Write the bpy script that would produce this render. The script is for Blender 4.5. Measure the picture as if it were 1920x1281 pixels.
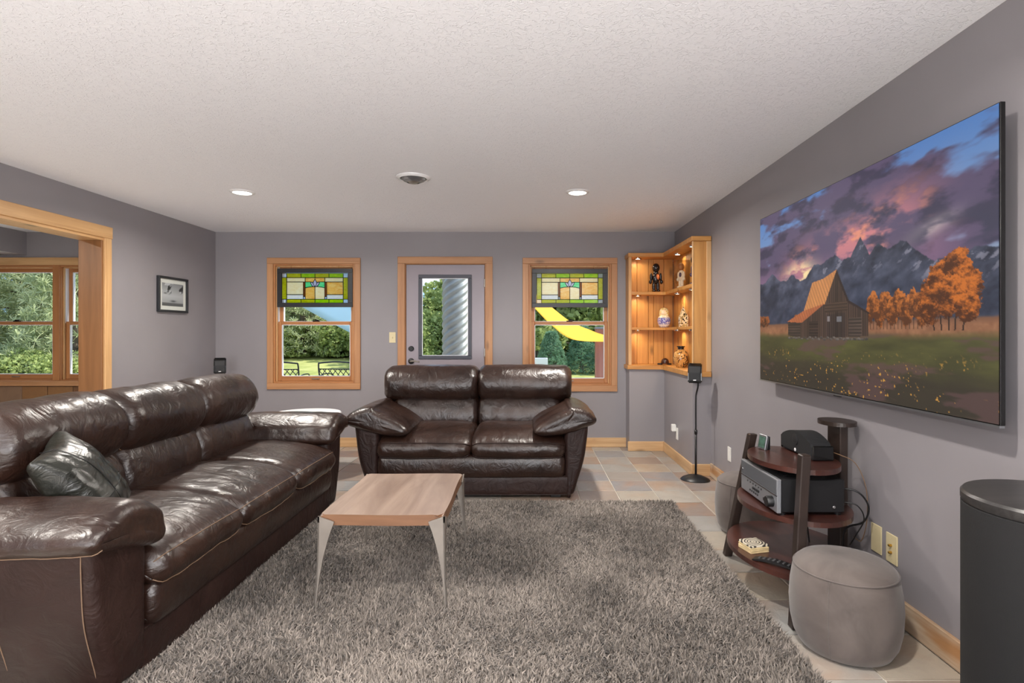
import bpy, bmesh, math, random
import numpy as np
from mathutils import Vector, Matrix, Euler, noise

random.seed(7); np.random.seed(7)
for o in list(bpy.data.objects): bpy.data.objects.remove(o)
scene = bpy.context.scene
COL = scene.collection
PI = math.pi

# ------------------------------------------------------------------ camera, world, sun, area light, exposure
F_PX = 1042.0
cam_data = bpy.data.cameras.new('camera')
cam_data.sensor_fit = 'HORIZONTAL'; cam_data.sensor_width = 36.0
cam_data.lens = F_PX / 1920.0 * 36.0
cam_data.shift_x = -33.0 / 1920.0
cam_data.shift_y = -15.5 / 1920.0
cam_data.clip_start = 0.05; cam_data.clip_end = 400
cam = bpy.data.objects.new('camera', cam_data); COL.objects.link(cam)
cam.location = (0, 0, 1.29); cam.rotation_euler = (PI / 2, 0, 0)
scene.camera = cam

world = bpy.data.worlds.new('sky'); scene.world = world
world.use_nodes = True
wn = world.node_tree.nodes; wl = world.node_tree.links
for n in list(wn): wn.remove(n)
w_out = wn.new('ShaderNodeOutputWorld'); w_bg = wn.new('ShaderNodeBackground')
w_tc = wn.new('ShaderNodeTexCoord'); w_map = wn.new('ShaderNodeMapping')
w_map.inputs['Scale'].default_value = (3.0, 3.0, 7.0)
w_noise = wn.new('ShaderNodeTexNoise'); w_noise.inputs['Scale'].default_value = 1.6; w_noise.inputs['Detail'].default_value = 8
w_ramp = wn.new('ShaderNodeValToRGB')
w_ramp.color_ramp.elements[0].position = 0.42; w_ramp.color_ramp.elements[0].color = (0.22, 0.45, 0.85, 1)
w_ramp.color_ramp.elements[1].position = 0.62; w_ramp.color_ramp.elements[1].color = (0.92, 0.94, 0.97, 1)
wl.new(w_tc.outputs['Generated'], w_map.inputs['Vector']); wl.new(w_map.outputs['Vector'], w_noise.inputs['Vector'])
wl.new(w_noise.outputs['Fac'], w_ramp.inputs['Fac']); wl.new(w_ramp.outputs['Color'], w_bg.inputs['Color'])
w_bg.inputs['Strength'].default_value = 1.9
wl.new(w_bg.outputs['Background'], w_out.inputs['Surface'])

sun_d = bpy.data.lights.new('sun', 'SUN'); sun_d.energy = 7.0; sun_d.angle = math.radians(1.2); sun_d.color = (1.0, 0.95, 0.86)
sun = bpy.data.objects.new('sun', sun_d); COL.objects.link(sun)
sun_dir = Vector((0.85, 0.12, 0.95)).normalized()
sun.rotation_euler = sun_dir.to_track_quat('Z', 'Y').to_euler()
sun.location = (10, 10, 20)

# added fill light, out of view behind the camera, standing in for rear daylight
rear_d = bpy.data.lights.new('rear_fill_light', 'AREA'); rear_d.shape = 'RECTANGLE'
rear_d.size = 4.2; rear_d.size_y = 1.9; rear_d.energy = 190; rear_d.color = (1.0, 0.98, 0.97)
rear = bpy.data.objects.new('rear_fill_light', rear_d); COL.objects.link(rear)
rear.location = (-0.9, -3.6, 0.75); rear.rotation_euler = (PI / 2 + math.radians(40), 0, 0); rear_d.spread = PI

# added fill light on the right, behind the camera, brightening the left wall
side_d = bpy.data.lights.new('side_fill_light', 'AREA'); side_d.shape = 'RECTANGLE'
side_d.size = 2.2; side_d.size_y = 1.3; side_d.energy = 190; side_d.color = (1.0, 0.98, 0.97)
side = bpy.data.objects.new('side_fill_light', side_d); COL.objects.link(side)
side.location = (1.60, -1.9, 1.40); side.rotation_euler = (PI / 2 + math.radians(12), 0, PI / 2)

vs = scene.view_settings
vs.view_transform = 'Standard'; vs.look = 'None'; vs.gamma = 1.0; vs.use_curve_mapping = False
vs.exposure = 0.0

# ------------------------------------------------------------------ helpers
def lin(r, g, b, a=1.0):
    def f(c):
        c /= 255.0
        return c / 12.92 if c <= 0.04045 else ((c + 0.055) / 1.055) ** 2.4
    return (f(r), f(g), f(b), a)

BASE = {}

def tag(o, label=None, cat=None, group=None, kind=None):
    if label: o['label'] = label
    if cat: o['category'] = cat
    if group: o['group'] = group
    if kind: o['kind'] = kind
    return o

def thing(name, label, cat, loc=(0, 0, 0), group=None, kind=None):
    o = bpy.data.objects.new(name, None); COL.objects.link(o)
    o.empty_display_size = 0.05
    o.location = loc; BASE[o.name] = Vector(loc)
    return tag(o, label, cat, group, kind)

def link_mesh(name, me, m, parent=None, origin=None):
    """mesh is in world coordinates; it is re-based to the parent's (or its own) origin"""
    o = bpy.data.objects.new(name, me); COL.objects.link(o)
    if m is not None:
        me.materials.clear(); me.materials.append(m)
    if parent is not None:
        b = BASE.get(parent.name, Vector((0, 0, 0)))
        o.parent = parent; BASE[o.name] = b
        if b.length > 0: me.transform(Matrix.Translation(-b))
    else:
        if origin is None:
            co = np.empty(len(me.vertices) * 3); me.vertices.foreach_get('co', co); co = co.reshape(-1, 3)
            mn, mx = co.min(0), co.max(0)
            origin = ((mn[0] + mx[0]) / 2, (mn[1] + mx[1]) / 2, mn[2])
        b = Vector(origin); me.transform(Matrix.Translation(-b)); o.location = b; BASE[o.name] = b
    return o

def bm_obj(name, bm, m, parent=None, origin=None, smooth=False, subsurf=0):
    bmesh.ops.recalc_face_normals(bm, faces=bm.faces)
    me = bpy.data.meshes.new(name); bm.to_mesh(me); bm.free()
    if smooth: me.polygons.foreach_set('use_smooth', [True] * len(me.polygons))
    o = link_mesh(name, me, m, parent, origin)
    if subsurf:
        md = o.modifiers.new('subsurf', 'SUBSURF'); md.levels = subsurf; md.render_levels = subsurf
    return o

def add_box(bm, x0, x1, y0, y1, z0, z1, bev=0.0, seg=1):
    r = bmesh.ops.create_cube(bm, size=1.0)
    vsx = r['verts']
    for v in vsx:
        v.co = Vector(((x0 + x1) / 2 + v.co.x * (x1 - x0), (y0 + y1) / 2 + v.co.y * (y1 - y0), (z0 + z1) / 2 + v.co.z * (z1 - z0)))
    if bev > 0:
        es = list({e for v in vsx for e in v.link_edges})
        bmesh.ops.bevel(bm, geom=es, offset=bev, segments=seg, affect='EDGES', profile=0.5)

def box(name, x0, x1, y0, y1, z0, z1, m, parent=None, bev=0.003, seg=1, origin=None):
    bm = bmesh.new(); add_box(bm, x0, x1, y0, y1, z0, z1, bev, seg)
    return bm_obj(name, bm, m, parent, origin)

def boxes(name, lst, m, parent=None, bev=0.002):
    bm = bmesh.new()
    for b in lst: add_box(bm, *b, bev)
    return bm_obj(name, bm, m, parent)

def catmull(pts, n, closed=True):
    pts = [Vector(p) for p in pts]; N = len(pts); out = []
    segs = N if closed else N - 1
    for k in range(n):
        t = k / n * segs if closed else k / (n - 1) * segs
        i = min(int(t), segs - 1); u = t - i
        if closed:
            p0, p1, p2, p3 = pts[(i - 1) % N], pts[i], pts[(i + 1) % N], pts[(i + 2) % N]
        else:
            p0, p1, p2, p3 = pts[max(i - 1, 0)], pts[i], pts[i + 1], pts[min(i + 2, N - 1)]
        out.append(0.5 * ((2 * p1) + (p2 - p0) * u + (2 * p0 - 5 * p1 + 4 * p2 - p3) * u * u + (3 * p1 - p0 - 3 * p2 + p3) * u ** 3))
    return out

def add_tube(bm, pts, rad, seg=8, closed=False, cap=True):
    pts = [Vector(p) for p in pts]; n = len(pts)
    rads = rad if isinstance(rad, (list, tuple)) else [rad] * n
    rings = []; ref = None
    for i, p in enumerate(pts):
        if closed: d = pts[(i + 1) % n] - pts[(i - 1) % n]
        else: d = pts[min(i + 1, n - 1)] - pts[max(i - 1, 0)]
        if d.length < 1e-9: d = Vector((0, 0, 1))
        d.normalize()
        if ref is None:
            ref = Vector((0, 0, 1)) if abs(d.z) < 0.9 else Vector((1, 0, 0))
        a = d.cross(ref)
        if a.length < 1e-6: a = d.cross(Vector((0.3, 1, 0.2)))
        a.normalize(); b = a.cross(d).normalized(); ref = b
        rings.append([bm.verts.new(p + (a * math.cos(2 * PI * k / seg) + b * math.sin(2 * PI * k / seg)) * rads[i]) for k in range(seg)])
    m = n if closed else n - 1
    for i in range(m):
        A, B = rings[i], rings[(i + 1) % n]
        for k in range(seg):
            bm.faces.new((A[k], A[(k + 1) % seg], B[(k + 1) % seg], B[k]))
    if cap and not closed:
        bm.faces.new(rings[0][::-1]); bm.faces.new(rings[-1])

def tube(name, pts, rad, m, parent=None, seg=8, closed=False, smoothpts=0, origin=None):
    if smoothpts: pts = catmull(pts, smoothpts, closed)
    bm = bmesh.new(); add_tube(bm, pts, rad, seg, closed)
    return bm_obj(name, bm, m, parent, origin, smooth=True)

def add_lathe(bm, prof, seg=32, center=(0, 0, 0), sx=1.0, sy=1.0):
    c = Vector(center); rings = []
    for r, z in prof:
        if r < 1e-6: rings.append([bm.verts.new(c + Vector((0, 0, z)))])
        else: rings.append([bm.verts.new(c + Vector((r * sx * math.cos(2 * PI * k / seg), r * sy * math.sin(2 * PI * k / seg), z))) for k in range(seg)])
    for A, B in zip(rings[:-1], rings[1:]):
        for k in range(seg):
            k2 = (k + 1) % seg
            if len(A) == 1 and len(B) == 1: continue
            if len(A) == 1: bm.faces.new((A[0], B[k], B[k2]))
            elif len(B) == 1: bm.faces.new((A[k], A[k2], B[0]))
            else: bm.faces.new((A[k], A[k2], B[k2], B[k]))

def lathe(name, prof, m, parent=None, seg=32, center=(0, 0, 0), sx=1.0, sy=1.0, smooth=True, origin=None):
    bm = bmesh.new(); add_lathe(bm, prof, seg, center, sx, sy)
    o = bm_obj(name, bm, m, parent, origin, smooth=smooth)
    if smooth: autosmooth(o)
    return o

def autosmooth(o, ang=40):
    md = o.modifiers.new('edge_split', 'EDGE_SPLIT'); md.split_angle = math.radians(ang)

def add_prism(bm, poly, axis, a0, a1):
    """extrude a 2D polygon along an axis. axis 'x': poly=(y,z); 'y': poly=(x,z); 'z': poly=(x,y)"""
    def mk(p, a):
        if axis == 'x': return Vector((a, p[0], p[1]))
        if axis == 'y': return Vector((p[0], a, p[1]))
        return Vector((p[0], p[1], a))
    A = [bm.verts.new(mk(p, a0)) for p in poly]; B = [bm.verts.new(mk(p, a1)) for p in poly]
    n = len(poly)
    bm.faces.new(A); bm.faces.new(B[::-1])
    for k in range(n): bm.faces.new((A[k], B[k], B[(k + 1) % n], A[(k + 1) % n]))

def prism(name, poly, axis, a0, a1, m, parent=None, bev=0.0, smooth=False, origin=None):
    bm = bmesh.new(); add_prism(bm, poly, axis, a0, a1)
    if bev > 0: bmesh.ops.bevel(bm, geom=list(bm.edges), offset=bev, segments=1, affect='EDGES')
    return bm_obj(name, bm, m, parent, origin, smooth=smooth)

def copy_tree(o, parent=None):
    c = o.copy(); COL.objects.link(c); c.parent = parent
    BASE[c.name] = BASE.get(o.name, Vector((0, 0, 0)))
    for ch in [x for x in bpy.data.objects if x.parent == o]: copy_tree(ch, c)
    return c

# ------------------------------------------------------------------ materials
def new_mat(name):
    m = bpy.data.materials.new(name); m.use_nodes = True
    nt = m.node_tree; b = nt.nodes['Principled BSDF']
    return m, nt, b

def setp(b, **kw):
    names = {'base': 'Base Color', 'rough': 'Roughness', 'metal': 'Metallic', 'spec': 'Specular IOR Level', 'coat': 'Coat Weight',
             'coatr': 'Coat Roughness', 'emit': 'Emission Color', 'estr': 'Emission Strength', 'sheen': 'Sheen Weight', 'trans': 'Transmission Weight', 'ior': 'IOR'}
    for k, v in kw.items(): b.inputs[names[k]].default_value = v

def coords(nt, scale=(1, 1, 1), kind='Object', rnd=False):
    tc = nt.nodes.new('ShaderNodeTexCoord'); mp = nt.nodes.new('ShaderNodeMapping')
    mp.inputs['Scale'].default_value = scale
    nt.links.new(tc.outputs[kind], mp.inputs['Vector'])
    if rnd:
        oi = nt.nodes.new('ShaderNodeObjectInfo'); mu = nt.nodes.new('ShaderNodeMath'); mu.operation = 'MULTIPLY'; mu.inputs[1].default_value = 37.0
        nt.links.new(oi.outputs['Random'], mu.inputs[0]); nt.links.new(mu.outputs[0], mp.inputs['Location'])
    return mp.outputs['Vector']

def noise_tex(nt, vec, scale, detail=4, rough=0.55, dist=0.0):
    n = nt.nodes.new('ShaderNodeTexNoise'); n.inputs['Scale'].default_value = scale; n.inputs['Detail'].default_value = detail
    n.inputs['Roughness'].default_value = rough; n.inputs['Distortion'].default_value = dist
    nt.links.new(vec, n.inputs['Vector']); return n.outputs['Fac']

def ramp(nt, fac, stops):
    r = nt.nodes.new('ShaderNodeValToRGB'); e = r.color_ramp.elements
    while len(e) < len(stops): e.new(0.5)
    for k, (p, c) in enumerate(stops): e[k].position = p; e[k].color = c
    nt.links.new(fac, r.inputs['Fac']); return r.outputs['Color']

def mixc(nt, fac, a, b, mode='MIX'):
    n = nt.nodes.new('ShaderNodeMix'); n.data_type = 'RGBA'; n.blend_type = mode
    for s, v in ((n.inputs[0], fac), (n.inputs[6], a), (n.inputs[7], b)):
        if isinstance(v, (int, float, tuple)): s.default_value = v
        else: nt.links.new(v, s)
    return n.outputs[2]

def bump(nt, b, height, strength=0.3, dist=0.01):
    n = nt.nodes.new('ShaderNodeBump'); n.inputs['Strength'].default_value = strength; n.inputs['Distance'].default_value = dist
    nt.links.new(height, n.inputs['Height']); nt.links.new(n.outputs['Normal'], b.inputs['Normal'])

def plain(name, col, rough=0.5, metal=0.0, spec=0.5, var=0.0, vscale=8.0, bumps=0.0, bscale=60.0, **kw):
    m, nt, b = new_mat(name); setp(b, base=col, rough=rough, metal=metal, spec=spec, **kw)
    if var > 0:
        f = noise_tex(nt, coords(nt), vscale, 4)
        lo = tuple(c * (1 - var) for c in col[:3]) + (1,); hi = tuple(min(1, c * (1 + var)) for c in col[:3]) + (1,)
        nt.links.new(ramp(nt, f, [(0.3, lo), (0.7, hi)]), b.inputs['Base Color'])
    if bumps > 0: bump(nt, b, noise_tex(nt, coords(nt), bscale, 3), bumps, 0.004)
    return m

def wood(name, axis, c_lo, c_hi, knots=True, rough=0.45, grain=16.0, coat=0.0, rnd=False, knot_amt=0.85):
    m, nt, b = new_mat(name); setp(b, rough=rough, coat=coat, coatr=0.25)
    sc = [grain] * 3; sc['xyz'.index(axis)] = 1.1
    v = coords(nt, tuple(sc), rnd=rnd)
    f = noise_tex(nt, v, 1.0, 6, 0.6, 0.6)
    col = ramp(nt, f, [(0.28, c_lo), (0.5, tuple((p + q) / 2 for p, q in zip(c_lo, c_hi))), (0.72, c_hi)])
    if knots:
        ks = [7.0] * 3; ks['xyz'.index(axis)] = 2.6
        kv = coords(nt, tuple(ks), rnd=rnd)
        vo = nt.nodes.new('ShaderNodeTexVoronoi'); vo.inputs['Scale'].default_value = 0.8; nt.links.new(kv, vo.inputs['Vector'])
        kf = ramp(nt, vo.outputs['Distance'], [(0.03, (knot_amt, knot_amt, knot_amt, 1)), (0.16, (0, 0, 0, 1))])
        dark = tuple(c * 0.25 for c in c_lo[:3]) + (1,)
        col = mixc(nt, kf, col, dark)
    nt.links.new(col, b.inputs['Base Color'])
    bump(nt, b, f, 0.08, 0.002)
    return m

M = {}
# painted walls and ceiling
m, nt, b = new_mat('wall_paint'); setp(b, rough=0.42, spec=0.35)
f = noise_tex(nt, coords(nt), 1.3, 3)
nt.links.new(ramp(nt, f, [(0.3, lin(139, 135, 139)), (0.7, lin(145, 141, 145))]), b.inputs['Base Color'])
bump(nt, b, noise_tex(nt, coords(nt), 260, 2), 0.05, 0.001); M['wall'] = m

m, nt, b = new_mat('ceiling_texture'); setp(b, base=lin(242, 243, 248), rough=0.9, spec=0.1)
v = coords(nt)
n1 = noise_tex(nt, v, 42, 3, 0.5, 1.2)
r1 = ramp(nt, n1, [(0.40, (0, 0, 0, 1)), (0.47, (1, 1, 1, 1)), (0.75, (0.7, 0.7, 0.7, 1))])
bump(nt, b, r1, 0.5, 0.004); M['ceiling'] = m

PINE_LO, PINE_HI = lin(188, 128, 72), lin(226, 172, 108)
for ax in 'xyz':
    M['pine_' + ax] = wood('pine_casing_' + ax, ax, lin(160, 112, 74), lin(194, 145, 102))
    M['sash_' + ax] = wood('sash_wood_' + ax, ax, lin(156, 102, 60), lin(186, 130, 82), knots=False)
    M['header_' + ax] = wood('header_pine_' + ax, ax, lin(186, 142, 94), lin(216, 174, 124))
    M['base_' + ax] = wood('baseboard_pine_' + ax, ax, lin(182, 140, 96), lin(216, 180, 136))
    M['shelf_' + ax] = wood('shelf_pine_' + ax, ax, lin(172, 116, 56), lin(208, 152, 84), coat=0.2)
M['plank'] = wood('shelf_plank', 'z', lin(166, 108, 46), lin(208, 150, 78), rnd=True, coat=0.15)
M['jamb_dark'] = wood('jamb_wood', 'z', lin(112, 74, 42), lin(138, 95, 58), knots=False)
M['walnut'] = wood('dark_walnut', 'y', lin(46, 25, 22), lin(82, 46, 38), knots=False, rough=0.3, coat=0.3)
M['espresso'] = plain('espresso_wood', lin(44, 34, 30), 0.35, var=0.2)
M['table_top'] = wood('table_slab', 'y', lin(122, 101, 89), lin(170, 149, 134), knots=True, rough=0.35, grain=9, knot_amt=0.4)
m, nt, b = new_mat('weathered_baseboard'); setp(b, rough=0.6)
_v = coords(nt, (18, 1.1, 18)); _f = noise_tex(nt, _v, 1.0, 6, 0.6, 0.6); _g = noise_tex(nt, coords(nt, (4, 1.0, 6)), 1.4, 4)
_c = ramp(nt, _f, [(0.3, lin(158, 130, 104)), (0.7, lin(206, 186, 162))])
nt.links.new(mixc(nt, ramp(nt, _g, [(0.5, (0, 0, 0, 1)), (0.66, (0.8, 0.8, 0.8, 1))]), _c, lin(172, 118, 64)), b.inputs['Base Color']); M['weathered'] = m
M['table_edge'] = wood('table_edge', 'x', lin(98, 66, 44), lin(130, 92, 64), knots=False)

# leather
def leather(name, c1, c2, rough=0.34, spec=0.6, coat=0.15):
    m, nt, b = new_mat(name); setp(b, rough=rough, spec=spec, coat=coat, coatr=0.25)
    v = coords(nt)
    f = noise_tex(nt, v, 5.0, 5)
    nt.links.new(ramp(nt, f, [(0.3, c1), (0.7, c2)]), b.inputs['Base Color'])
    n = noise_tex(nt, coords(nt, (1.0, 0.55, 0.8)), 13.0, 4, 0.5, 2.2); n2 = noise_tex(nt, v, 160, 2)
    ad = nt.nodes.new('ShaderNodeMath'); ad.operation = 'MULTIPLY_ADD'; ad.inputs[1].default_value = 0.06
    nt.links.new(n2, ad.inputs[0]); nt.links.new(n, ad.inputs[2])
    bump(nt, b, ad.outputs[0], 0.30, 0.022)
    rr = ramp(nt, f, [(0.3, (rough * 0.85,) * 3 + (1,)), (0.7, (rough * 1.3,) * 3 + (1,))]); nt.links.new(rr, b.inputs['Roughness'])
    return m
M['leather'] = leather('brown_leather', lin(29, 16, 12), lin(48, 28, 19))
M['leather_side'] = leather('brown_leather_side', lin(32, 18, 15), lin(44, 26, 21), 0.46, 0.32, 0.0)
M['pillow_leather'] = leather('black_green_leather', lin(18, 20, 16), lin(30, 32, 26), 0.3)
M['stitch'] = plain('tan_stitching', lin(116, 92, 72), 0.7)
M['black'] = plain('black_plastic', lin(22, 22, 24), 0.4)
M['black_matte'] = plain('black_cloth', lin(15, 15, 17), 0.85, bumps=0.3, bscale=500)
M['black_gloss'] = plain('black_gloss', lin(14, 14, 15), 0.15)
M['grille'] = plain('speaker_grille', lin(26, 27, 30), 0.6, bumps=0.25, bscale=700)
M['silver'] = plain('brushed_silver', lin(150, 152, 156), 0.32, metal=0.85)
M['panel_silver'] = plain('receiver_panel', lin(160, 162, 168), 0.3, metal=0.6)
M['chrome'] = plain('chrome', lin(210, 210, 212), 0.12, metal=1.0)
M['nickel'] = plain('cast_aluminium', lin(150, 142, 134), 0.38, metal=0.7, var=0.1)
M['brass'] = plain('brass', lin(190, 150, 70), 0.25, metal=1.0)
M['white'] = plain('white_lacquer', lin(236, 236, 238), 0.25)
M['white_plastic'] = plain('white_plastic', lin(225, 224, 220), 0.4)
M['almond'] = plain('almond_plastic', lin(214, 200, 160), 0.35)
M['vinyl'] = plain('white_vinyl', lin(222, 224, 230), 0.4)
M['door_paint'] = plain('door_paint', lin(150, 142, 150), 0.35, var=0.04, vscale=3)
M['lite_frame'] = plain('door_lite_frame', lin(72, 74, 84), 0.45)
M['frame_black'] = plain('panel_frame_black', lin(34, 36, 40), 0.4)
M['lead'] = plain('lead_came', lin(26, 25, 25), 0.45, metal=0.4)
M['mat_board'] = plain('mat_board', lin(226, 224, 220), 0.8)

# velvet ottoman
m, nt, b = new_mat('taupe_velvet'); setp(b, rough=0.75, sheen=0.25)
f = noise_tex(nt, coords(nt), 4.5, 4, 0.6, 0.8)
nt.links.new(ramp(nt, f, [(0.3, lin(78, 69, 65)), (0.7, lin(106, 96, 91))]), b.inputs['Base Color']); M['velvet'] = m

# slate tiles
m, nt, b = new_mat('slate'); setp(b, rough=0.34, spec=0.5)
oi = nt.nodes.new('ShaderNodeObjectInfo')
base = ramp(nt, oi.outputs['Random'], [(0.0, lin(172, 170, 166)), (0.18, lin(190, 184, 174)), (0.34, lin(164, 168, 170)), (0.5, lin(196, 184, 166)),
                                       (0.64, lin(168, 146, 132)), (0.76, lin(158, 160, 164)), (0.88, lin(182, 166, 148)), (1.0, lin(138, 124, 124))])
v = coords(nt, (1, 1, 1), rnd=True)
f1 = noise_tex(nt, v, 5.0, 7, 0.65, 1.2)
f2 = noise_tex(nt, v, 2.2, 3, 0.5, 0.5)
c = mixc(nt, f1, base, mixc(nt, 0.55, base, lin(92, 84, 80)))
rust = ramp(nt, f2, [(0.5, (0, 0, 0, 1)), (0.72, (0.55, 0.55, 0.55, 1))])
c = mixc(nt, rust, c, lin(168, 124, 86))
nt.links.new(c, b.inputs['Base Color'])
bump(nt, b, noise_tex(nt, v, 7.0, 8, 0.7, 0.8), 0.5, 0.012); M['slate'] = m
m, nt, b = new_mat('rusty_slate'); setp(b, rough=0.5)
_oi = nt.nodes.new('ShaderNodeObjectInfo')
_b = ramp(nt, _oi.outputs['Random'], [(0.0, lin(176, 130, 78)), (0.35, lin(112, 74, 48)), (0.6, lin(150, 138, 124)), (0.8, lin(160, 116, 70)), (1.0, lin(124, 116, 110))])
_f = noise_tex(nt, coords(nt, rnd=True), 9.0, 7, 0.65, 1.0)
nt.links.new(mixc(nt, _f, _b, mixc(nt, 0.6, _b, lin(90, 62, 44))), b.inputs['Base Color']); bump(nt, b, _f, 0.5, 0.008); M['rust_slate'] = m
M['grout'] = plain('grout', lin(206, 200, 190), 0.9, var=0.1)
M['concrete'] = plain('patio_concrete', lin(206, 200, 190), 0.85, var=0.08)

# glass
def glass_mat(name, tint=(0.97, 0.985, 0.98, 1)):
    m, nt, b = new_mat(name); nt.nodes.remove(b)
    out = nt.nodes['Material Output']; tr = nt.nodes.new('ShaderNodeBsdfTransparent'); tr.inputs['Color'].default_value = tint
    gl = nt.nodes.new('ShaderNodeBsdfGlossy'); gl.inputs['Roughness'].default_value = 0.02
    lw = nt.nodes.new('ShaderNodeLayerWeight'); pw_ = nt.nodes.new('ShaderNodeMath'); pw_.operation = 'POWER'; pw_.inputs[1].default_value = 5.0
    nt.links.new(lw.outputs['Facing'], pw_.inputs[0])
    fr = nt.nodes.new('ShaderNodeMath'); fr.operation = 'MULTIPLY_ADD'; fr.inputs[1].default_value = 0.5; fr.inputs[2].default_value = 0.0
    nt.links.new(pw_.outputs[0], fr.inputs[0])
    mx = nt.nodes.new('ShaderNodeMixShader')
    nt.links.new(fr.outputs[0], mx.inputs[0]); nt.links.new(tr.outputs[0], mx.inputs[1]); nt.links.new(gl.outputs[0], mx.inputs[2])
    nt.links.new(mx.outputs[0], out.inputs['Surface']); return m
M['glass'] = glass_mat('window_glass')
M['acrylic'] = glass_mat('clear_acrylic', (0.93, 0.92, 0.9, 1))

def art_glass(name, c1, c2, transp=0.22):
    m, nt, b = new_mat(name); nt.nodes.remove(b)
    out = nt.nodes['Material Output']
    v = coords(nt, (1, 1, 3), rnd=True)
    col = ramp(nt, noise_tex(nt, v, 14, 5, 0.6, 1.5), [(0.3, c1), (0.7, c2)])
    tl = nt.nodes.new('ShaderNodeBsdfTranslucent'); tr = nt.nodes.new('ShaderNodeBsdfTransparent'); gl = nt.nodes.new('ShaderNodeBsdfGlossy')
    gl.inputs['Roughness'].default_value = 0.1
    nt.links.new(col, tl.inputs['Color']); nt.links.new(col, tr.inputs['Color'])
    a = nt.nodes.new('ShaderNodeMixShader'); a.inputs[0].default_value = transp
    nt.links.new(tl.outputs[0], a.inputs[1]); nt.links.new(tr.outputs[0], a.inputs[2])
    c = nt.nodes.new('ShaderNodeMixShader'); c.inputs[0].default_value = 0.05
    nt.links.new(a.outputs[0], c.inputs[1]); nt.links.new(gl.outputs[0], c.inputs[2]); nt.links.new(c.outputs[0], out.inputs['Surface'])
    return m
M['ag_green'] = art_glass('art_glass_green', lin(176, 222, 24), lin(226, 240, 60))
M['ag_olive'] = art_glass('art_glass_olive', lin(206, 208, 30), lin(232, 232, 80))
M['ag_cream'] = art_glass('art_glass_cream', lin(250, 232, 196), lin(255, 250, 232))
M['ag_amber'] = art_glass('art_glass_amber', lin(246, 196, 104), lin(255, 236, 184))
M['ag_strip'] = art_glass('art_glass_brown', lin(222, 146, 24), lin(240, 176, 50))
M['ag_white'] = art_glass('art_glass_white', lin(236, 234, 236), lin(255, 252, 250))
M['ag_clear'] = art_glass('art_glass_bevel', lin(215, 225, 240), lin(250, 250, 255), 0.7)
M['ag_mint'] = art_glass('art_glass_mint', lin(110, 230, 164), lin(180, 246, 212))
M['ag_lilac'] = art_glass('art_glass_lilac', lin(206, 206, 232), lin(246, 244, 255))

def emit_mat(name, col, strength):
    m, nt, b = new_mat(name); setp(b, base=(0.8, 0.8, 0.8, 1), emit=col, estr=strength); return m
M['lamp'] = emit_mat('lamp_lens', (1.0, 0.93, 0.80, 1), 9.0)
M['puck'] = emit_mat('puck_lens', (1.0, 0.86, 0.62, 1), 12.0)

# ------------------------------------------------------------------ the room shell
YB, XR, XL, ZC = 6.31, 1.646, -3.565, 2.44     # back wall, right wall, left wall, ceiling
WT = 0.15
YREAR = -4.0

def wall_cells(bm, axis, a0, a1, t0, t1, z0, z1, holes):
    us = sorted({a0, a1} | {h[0] for h in holes} | {h[1] for h in holes})
    zs = sorted({z0, z1} | {h[2] for h in holes} | {h[3] for h in holes})
    for u0, u1 in zip(us[:-1], us[1:]):
        run = None
        for w0, w1 in zip(zs[:-1], zs[1:]):
            cu, cz = (u0 + u1) / 2, (w0 + w1) / 2
            solid = not any(h[0] < cu < h[1] and h[2] < cz < h[3] for h in holes)
            if solid: run = (run[0], w1) if run else (w0, w1)
            if (not solid or w1 == zs[-1]) and run:
                if axis == 'x': add_box(bm, u0, u1, t0, t1, run[0], run[1])
                else: add_box(bm, t0, t1, u0, u1, run[0], run[1])
                run = None

def wall(name, *a):
    bm = bmesh.new(); wall_cells(bm, *a)
    bmesh.ops.remove_doubles(bm, verts=bm.verts, dist=1e-5)
    return tag(bm_obj(name, bm, M['wall'], origin=(0, 0, 0)), kind='structure')

W1 = (-2.907, -1.985, 0.722, 2.077)     # window openings in the back wall
W2 = (-0.012, 0.926, 0.697, 2.077)
D1 = (-1.425, -0.490, 0.0, 2.092)
W3 = (-6.36, -5.39, 0.745, 2.062)       # the two sashes of the next room's window
W4 = (-5.335, -4.50, 0.745, 2.062)
wall('wall_back', 'x', -7.35, XR + WT, YB, YB + WT, -0.02, ZC + 0.1, [W1, W2, D1, W3, W4])
wall('wall_right', 'y', YREAR - WT, YB, XR, XR + WT, -0.02, ZC + 0.1, [(-3.0, -0.8, 0.75, 2.05)])
OP = (1.55, 4.644, 0.0, 2.088)          # cased opening to the next room
LT = 0.175
wall('wall_left', 'y', YREAR - WT, YB, XL - LT, XL, -0.02, ZC + 0.1, [OP])
R1 = (-3.0, 1.2, 0.05, 2.1)
wall('wall_rear', 'x', -7.35, XR + WT, YREAR - WT, YREAR, -0.02, ZC + 0.1, [R1])
wall('wall_side_room', 'y', YREAR, YB, -7.35, -7.2, -0.02, ZC + 0.1, [])
wall('wall_side_room_near', 'x', -7.2, XL - LT, 0.35, 0.5, -0.02, ZC + 0.1, [])

bm = bmesh.new(); add_box(bm, -7.35, XR + WT, YREAR - WT, YB + WT, ZC, ZC + 0.1)
tag(bm_obj('ceiling', bm, M['ceiling'], origin=(0, 0, 0)), kind='structure')
box('ceiling_soffit', -7.2, -5.71, 0.5, YB, 2.18, ZC, M['wall'], bev=0, origin=(0, 0, 0))['kind'] = 'structure'

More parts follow.
